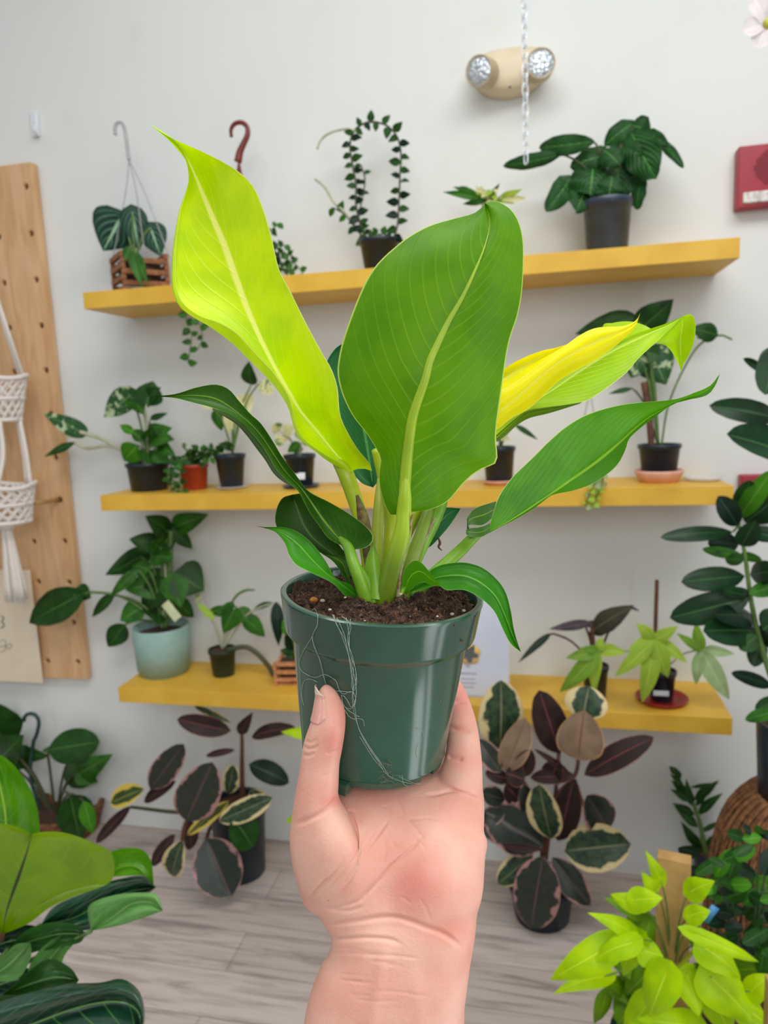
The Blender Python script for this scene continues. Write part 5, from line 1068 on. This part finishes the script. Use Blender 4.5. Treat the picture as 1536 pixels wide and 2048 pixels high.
# ------------------------------------------------------------------ petioles, sheaths, spike
def pet(name, pts, r_, mat, n=14): return MB().tube([C(*p) for p in pts], r_, n, smoothn=28).build(name, mat, HELD)
pet('petiole', [(768, 1210, .352), (780, 1160, .348), (796, 1100, .345), (806, 1060, .343), (808, 1020, .342), (810, 990, .3405), (812, 940, .3390)], [.0052, .0053, .0050, .0043, .0036, .0031, .0012], PTB)
pet('petiole', [(748, 1205, .362), (738, 1120, .364), (722, 1040, .366), (705, 985, .366), (690, 944, .366), (674, 920, .3735), (656, 894, .381)], [.0042, .0040, .0038, .0040, .0042, .0030, .0006], PT)
pet('sheath', [(744, 1190, .359), (738, 1110, .3605), (727, 1040, .3625), (714, 990, .3625)], [.0018, .0030, .0030, .0008], BRS)
pet('sheath', [(806, 1200, .361), (818, 1140, .365), (840, 1080, .371), (856, 1030, .377), (866, 1000, .380)], [.0040, .0042, .0040, .0034, .0010], PTD)
pet('new_leaf_spike', [(752, 1205, .356), (752, 1120, .355), (755, 1060, .354), (758, 1000, .353), (757, 956, .353)], [.0042, .0036, .0030, .0024, .0006], pm('spike_yellow_green', '#a0aa34', .4, scale=60, col2='#8a9a28'))
pet('petiole', [(734, 1208, .350), (722, 1170, .346), (706, 1125, .345), (697, 1096, .3465), (684, 1080, .3480), (668, 1064, .3490)], [.0034, .0031, .0029, .0026, .0018, .0004], PTG)
pet('sheath', [(748, 1206, .350), (738, 1170, .350), (722, 1140, .349), (712, 1118, .348)], [.0020, .0022, .0014, .0003], PTG)
pet('petiole', [(795, 1205, .360), (812, 1160, .364), (840, 1100, .370), (866, 1050, .376), (884, 1005, .380), (892, 970, .384)], [.0042, .0038, .0034, .0032, .0030, .0016], PTG)
pet('petiole', [(820, 1195, .362), (850, 1165, .366), (895, 1125, .370), (922, 1100, .370), (946, 1076, .368), (966, 1062, .3695), (984, 1052, .371)], [.0040, .0038, .0034, .0032, .0028, .0016, .0004], PTG)
pet('petiole', [(776, 1190, .366), (782, 1100, .370), (780, 1020, .374), (752, 900, .384)], [.0044, .0042, .0036, .0026], PT)
pet('petiole', [(785, 1190, .374), (800, 1100, .380), (840, 1020, .386), (900, 950, .390), (990, 868, .388)], [.0036, .0034, .003, .003, .0026], PT)
mb = MB(); sheet(mb, [dz([(792, 1196), (796, 1150), (806, 1100), (815, 1060), (822, 1030)], [(0, .3462), (1, .3398)]), dz([(799, 1200), (803, 1150), (814, 1100), (822, 1060), (827, 1028)], [(0, .3452), (1, .3394)])], (-1, 1), n=30, nc=5, bulge=-.0008); mb.build('dry_sheath', SHT, HELD)
mb = MB(); sheet(mb, [dz([(812, 1180), (822, 1130), (845, 1080), (868, 1035)], [(0, .3600), (1, .3740)]), dz([(820, 1176), (834, 1125), (854, 1078), (872, 1036)], [(0, .3585), (1, .3730)])], (-1, 1), n=30, nc=5, bulge=-.0008); mb.build('dry_sheath', SHT, HELD)
hl('sheath', PTG, [([dz([(730, 1196), (728, 1150), (735, 1110), (748, 1085)], [(0, .352), (1, .352)]), dz([(765, 1200), (764, 1160), (758, 1120), (748, 1085)], [(0, .347), (1, .352)])], (-1, 1), -.003)])
hl('sheath', PTG, [([dz([(790, 1206), (796, 1186), (806, 1160), (818, 1140)], [(0, .345), (1, .352)]), dz([(802, 1212), (806, 1192), (812, 1170), (818, 1140)], [(0, .343), (1, .352)])], (-1, 1), -.0015)])

# ------------------------------------------------------------------ the hand
def loft(mb, rings, n=36, side=None, pw=2.3):
    """rings: (px, py, depth, halfwidth m, halfthickness m); rounded closed ends"""
    side = side or rgt; ctr = [C(*r_[:3]) for r_ in rings]; N = len(rings)
    Q = resample([tuple(c)+(r_[3], r_[4]) for c, r_ in zip(ctr, rings)], max(40, N*7)); N = len(Q); vs = []; fs = []
    cs = [V(q[:3]) for q in Q]
    for i in range(N):
        t = (cs[min(i+1, N-1)]-cs[max(i-1, 0)]).normalized(); s_ = (side-t*side.dot(t)).normalized(); b_ = t.cross(s_)
        for k in range(n):
            a = 2*math.pi*k/n; ca, sa = math.cos(a), math.sin(a)
            vs.append(cs[i]+s_*(Q[i][3]*math.copysign(abs(ca)**(2/pw), ca))+b_*(Q[i][4]*math.copysign(abs(sa)**(2/pw), sa)))
    for i in range(N-1):
        for k in range(n): fs.append((i*n+k, i*n+(k+1) % n, (i+1)*n+(k+1) % n, (i+1)*n+k))
    k0 = len(vs); vs += [cs[0], cs[-1]]
    for k in range(n): fs.append((k0, (k+1) % n, k)); fs.append((k0+1, (N-1)*n+k, (N-1)*n+(k+1) % n))
    mb.add(vs, fs)
def hand():
    mb = MB()
    pr = [(590, 925, 2330, .345, .030), (598, 927, 2200, .340, .028), (607, 928, 2060, .338, .0255), (628, 933, 1995, .337, .024), (651, 936, 1948, .337, .0225), (661, 941, 1905, .338, .0215), (659, 950, 1862, .339, .0205), (648, 957, 1831, .341, .020),
          (628, 969, 1789, .343, .0195), (606, 974, 1730, .347, .0185), (594, 974, 1679, .352, .0175), (612, 972, 1640, .360, .0165), (640, 968, 1610, .370, .0152), (660, 966, 1586, .386, .0138), (672, 962, 1562, .402, .012), (684, 956, 1545, .416, .0100), (700, 945, 1535, .424, .006)]
    rg = []
    for l, r_, y, d, t in pr: rg.append(((l+r_)/2, y, d, (r_-l)/2*d/F*1.0, t))
    loft(mb, rg, 48, pw=2.25)
    def blob(px, py, d, rx, ry, rz):
        b_ = MB(); b_.ball((0, 0, 0), 1, n=14); c = C(px, py, d); kx = d/F
        mb.add([c+rgt*(v.x*rx*kx)+upv*(v.z*ry*kx)+fwd*(v.y*rz) for v in b_.v], b_.f)
    # thumb
    th = [(668, 1790, .346, .0150, .0130), (655, 1720, .342, .0165, .0145), (642, 1660, .339, .0150, .0140), (633, 1605, .337, .0108, .0125), (637, 1560, .336, .0096, .0112), (641, 1520, .336, .0091, .0104), (646, 1492, .3355, .0092, .0100), (655, 1455, .335, .0084, .0094), (659, 1424, .336, .0074, .0086), (656, 1396, .3375, .0056, .0068), (651, 1378, .339, .0034, .0045), (648, 1371, .340, .0008, .001)]
    loft(mb, th, 32, pw=2.15)
    # little finger, beside the pot
    pk = [(905, 1640, .366, .012, .012), (915, 1590, .370, .0125, .0122), (924, 1540, .378, .0108, .0108), (927, 1500, .386, .0094, .0094), (924, 1456, .396, .0086, .0088), (914, 1412, .408, .0079, .0080), (899, 1376, .420, .0074, .0074), (880, 1346, .432, .0062, .0064), (868, 1334, .438, .003, .003)]
    loft(mb, pk, 30, pw=2.1)
    # ring, middle, index finger run up behind the pot
    for x0, x1, top, s_ in ((868, 850, 1345, 1.0), (790, 782, 1310, 1.06), (722, 728, 1335, 1.0)):
        fg = [(x0, 1600, .384, .0095*s_, .010), (x0, 1560, .408, .0098*s_, .0102), (x0*.7+x1*.3, 1528, .428, .0092*s_, .0095), (x0*.4+x1*.6, 1490, .440, .0086*s_, .0088), (x1, 1440, .446, .0080*s_, .0082), (x1, 1390, .446, .0074*s_, .0074), (x1, top+10, .443, .006*s_, .006), (x1, top, .442, .002, .002)]
        loft(mb, fg, 26, pw=2.1)
    o = mb.build('hand', None)
    rm = o.modifiers.new('r', 'REMESH'); rm.mode = 'VOXEL'; rm.voxel_size = .00062; rm.use_smooth_shade = True
    sm = o.modifiers.new('s', 'SMOOTH'); sm.factor = .5; sm.iterations = 42
    dg = bpy.context.evaluated_depsgraph_get(); me = bpy.data.meshes.new_from_object(o.evaluated_get(dg)); o.modifiers.clear(); o.data = me
    loc = np.array(o.location); n = len(me.vertices); co = np.empty(n*3); me.vertices.foreach_get('co', co); co = co.reshape(-1, 3)
    nr = np.empty(n*3); me.vertices.foreach_get('normal', nr); nr = nr.reshape(-1, 3)
    Wd = co+loc-np.array(CAM); zc = Wd@np.array(fwd); X = 768+F*(Wd@np.array(rgt))/zc; Yy = 1024-F*(Wd@np.array(upv))/zc; face = (nr@np.array(fwd)) < -.05
    disp = np.zeros(n); bulge = np.zeros(n)
    for (x, y, sx_, sy_, h_) in ((690, 1715, 58, 80, .0065), (868, 1735, 56, 92, .0060), (915, 1590, 42, 34, .0030), (785, 1620, 60, 60, -.0022), (775, 1800, 34, 60, -.0016), (672, 1468, 16, 40, .0006)):
        bulge += h_*np.exp(-((X-x)/sx_)**2/1.4-((Yy-y)/sy_)**2/1.4)
    bulge *= np.clip(-(nr@np.array(fwd))*1.3, 0, 1)
    cz = lambda L: [(560+x*.3456, 1340+y*.3456) for x, y in L]
    cre = [([(672, 1592), (662, 1606), (640, 1624), (618, 1636), (596, 1648)], .0013, 3.2), (cz([(820, 970), (740, 1050), (650, 1130), (560, 1230), (470, 1310)]), .0009, 2.6), (cz([(290, 1372), (400, 1350), (470, 1320), (530, 1260)]), .0007, 3),
           (cz([(285, 1472), (450, 1447), (640, 1432), (760, 1452), (860, 1490), (940, 1520), (1040, 1592)]), .0012, 3.6), (cz([(300, 1562), (420, 1552), (520, 1550), (640, 1562), (700, 1585)]), .0008, 3), (cz([(270, 1370), (390, 1385), (480, 1365)]), .0006, 2.6),
           (cz([(735, 850), (780, 920), (830, 990)]), .0005, 2.4), (cz([(665, 700), (700, 790), (740, 860), (860, 865), (930, 885)]), .0003, 2.4), (cz([(840, 730), (920, 725), (990, 712), (1070, 722), (1165, 770)]), .0008, 3.0),
           (cz([(970, 500), (1010, 505), (1040, 512), (1060, 520)]), .0013, 3.4), (cz([(985, 330), (1030, 345), (1080, 352), (1110, 358)]), .0007, 3), (cz([(1005, 180), (1040, 185), (1085, 182)]), .0006, 3), (cz([(1000, 168), (1040, 172), (1070, 170)]), .0004, 2.4),
           (cz([(135, 440), (160, 455), (200, 450), (220, 430)]), .0006, 2.4), (cz([(130, 490), (165, 495), (200, 480)]), .0005, 2.4), (cz([(145, 410), (180, 420), (215, 400)]), .0004, 2.2), (cz([(260, 480), (300, 475), (350, 460)]), .0005, 2.4), (cz([(250, 620), (290, 600), (340, 595)]), .0003, 2.4),
           (cz([(350, 840), (400, 825), (440, 840), (480, 900)]), .0004, 2.6), (cz([(600, 980), (610, 1060), (590, 1130)]), .0003, 3)]
    rr = random.Random(2)
    for i in range(16):      # fine skin folds over the base of the thumb
        x = 150+i*22+rr.uniform(-8, 8); y = 1330-i*16+rr.uniform(-14, 14); q_ = rr.uniform(.6, 1.1); cre.append((cz([(x, y), (x+60*q_, y-90*q_), (x+130*q_, y-190*q_), (x+(190+rr.uniform(-20, 20))*q_, y-290*q_)]), rr.uniform(.0002, .0005), 2.0))
    for i in range(11):
        y = 1600+i*30+rr.uniform(-14, 14); x = 290+rr.uniform(0, 330); w_ = rr.uniform(120, 380); sl = rr.uniform(.02, .16)
        cre.append((cz([(x, y), (x+w_*.5, y+w_*sl*.4+rr.uniform(-8, 8)), (x+w_, y+w_*sl)]), rr.uniform(.00012, .00026), 2.2))
    for i in range(14):      # light cross creases in the palm
        x = 560+rr.uniform(0, 480); y = 760+rr.uniform(0, 560); an = rr.uniform(.3, 1.2); w_ = rr.uniform(60, 150)
        cre.append((cz([(x, y), (x+w_*.5*math.cos(an)+5, y+w_*.5*math.sin(an)-6), (x+w_*math.cos(an), y+w_*math.sin(an))]), rr.uniform(.00014, .0003), 2.0))
    for L, dpt, sg in cre:
        P_ = np.array(resample(L, 60)); D2 = np.full(n, 1e9); ti = np.zeros(n)
        for j, (x, y) in enumerate(P_):
            dd = (X-x)**2+(Yy-y)**2; m_ = dd < D2; D2[m_] = dd[m_]; ti[m_] = j/59
        fade = np.clip(np.minimum(ti, 1-ti)*6+.15, 0, 1)
        disp -= np.exp(-D2/(2*sg*sg))*dpt*fade
        disp += np.exp(-((np.sqrt(D2)-sg*2.4)**2)/(2*(sg*1.1)**2))*dpt*.04*fade
    # tendon ridges at the wrist
    for (xa, ya, xb, yb, h_, w_) in ((770, 1900, 745, 2048, .0009, 14), (835, 1960, 840, 2048, .0005, 14)):
        t = np.clip((Yy-ya)/(yb-ya), -.2, 1.3); xc = xa+(xb-xa)*t; disp += np.exp(-((X-xc)/w_)**2)*h_*np.clip((Yy-ya)/60+.4, 0, 1)
    co = co+nr*(disp*face+bulge)[:, None]; me.vertices.foreach_set('co', co.ravel())
    red = np.zeros(n)
    for (x, y, rx, ry, a) in ((832, 1768, 66, 66, .62), (795, 1700, 60, 70, .35), (668, 1480, 30, 40, .55), (680, 1440, 20, 60, .5), (925, 1395, 20, 50, .6), (922, 1456, 24, 12, .5), (905, 1615, 60, 46, .35), (925, 1520, 34, 30, .4), (665, 1600, 24, 16, .6), (900, 1860, 60, 30, .5), (700, 1580, 90, 24, .3), (940, 1900, 40, 90, .25)):
        red = np.maximum(red, a*np.exp(-((X-x)/rx)**2-((Yy-y)/ry)**2))
    at = me.attributes.new('blush', 'FLOAT', 'POINT'); at.data.foreach_set('value', red)
    me.update()
    t = NT('skin'); ab = t.n('ShaderNodeAttribute', attribute_name='blush')
    c = t.mix(t.step(t.noise(38, 4), .35, .7), rgb('#e8b5a0'), rgb('#e0a490'))
    c = t.mix(t.math('MULTIPLY', t.step(t.noise(90, 5), .55, .75), .3), c, rgb('#d99c8a'))
    c = t.mix(ab.outputs['Fac'], c, rgb('#d97468'))
    t.l(c, t.bs.inputs['Base Color']); t.bs.inputs['Roughness'].default_value = .46; t.bs.inputs['Subsurface Weight'].default_value = .22
    t.bs.inputs['Subsurface Radius'].default_value = (1, .35, .2); t.bs.inputs['Subsurface Scale'].default_value = .004
    w1 = t.n('ShaderNodeTexVoronoi'); w1.inputs['Scale'].default_value = 900; t.l(t.obj(), w1.inputs['Vector'])
    h_ = t.math('ADD', t.math('MULTIPLY', w1.outputs['Distance'], .5), t.noise(500, 4)); t.bump(h_, .3, .0004)
    me.materials.clear(); me.materials.append(t.m)
    tag(o, 'bare left hand and wrist, palm towards the camera, holding up the green pot', 'person'); o.name = 'person'
    # thumb nail: a curved plate hugging the left side of the thumb tip
    NL = pm('thumb_nail', '#e2a596', .22, scale=60, col2='#dca090', coat=.5); NW = pm('nail_free_edge', '#e8d2b8', .3, scale=60)
    def plate(y0, y1, name, mat, off=.0004):
        mb = MB(); rows = []; NN, NC = 16, 12
        yy = [r_[1] for r_ in th][::-1]
        for i in range(NN):
            t = i/(NN-1); y = y0+(y1-y0)*t; ye = max(y, 1394)
            xc, d, hw, ht = [float(np.interp(ye, yy, [r_[q] for r_ in th][::-1])) for q in (0, 2, 3, 4)]
            hw = max(hw, .0046-.0009*abs(t)); ht = max(ht, .0055)
            c = C(xc, y, d); row = []
            sp = (1-.25*max(0, (y-1425)/15)**2) * min(1, max(.35, (y-1360)/26))
            for j in range(NC):
                a = R(194-96*sp*(j/(NC-1)))
                row.append(c+rgt*((hw+off)*math.cos(a))-fwd*((ht+off)*math.sin(a)))
            rows.append(row)
        grid(mb, rows, [j/(NC-1) for j in range(NC)], [i/(NN-1) for i in range(NN)])
        ob = mb.build(name, mat, o); sd = ob.modifiers.new('t', 'SOLIDIFY'); sd.thickness = .0006; sd.offset = 0; return ob
    plate(1384, 1440, 'thumb_nail', NL); plate(1371, 1385, 'nail_edge', NW, .0005)
hand()
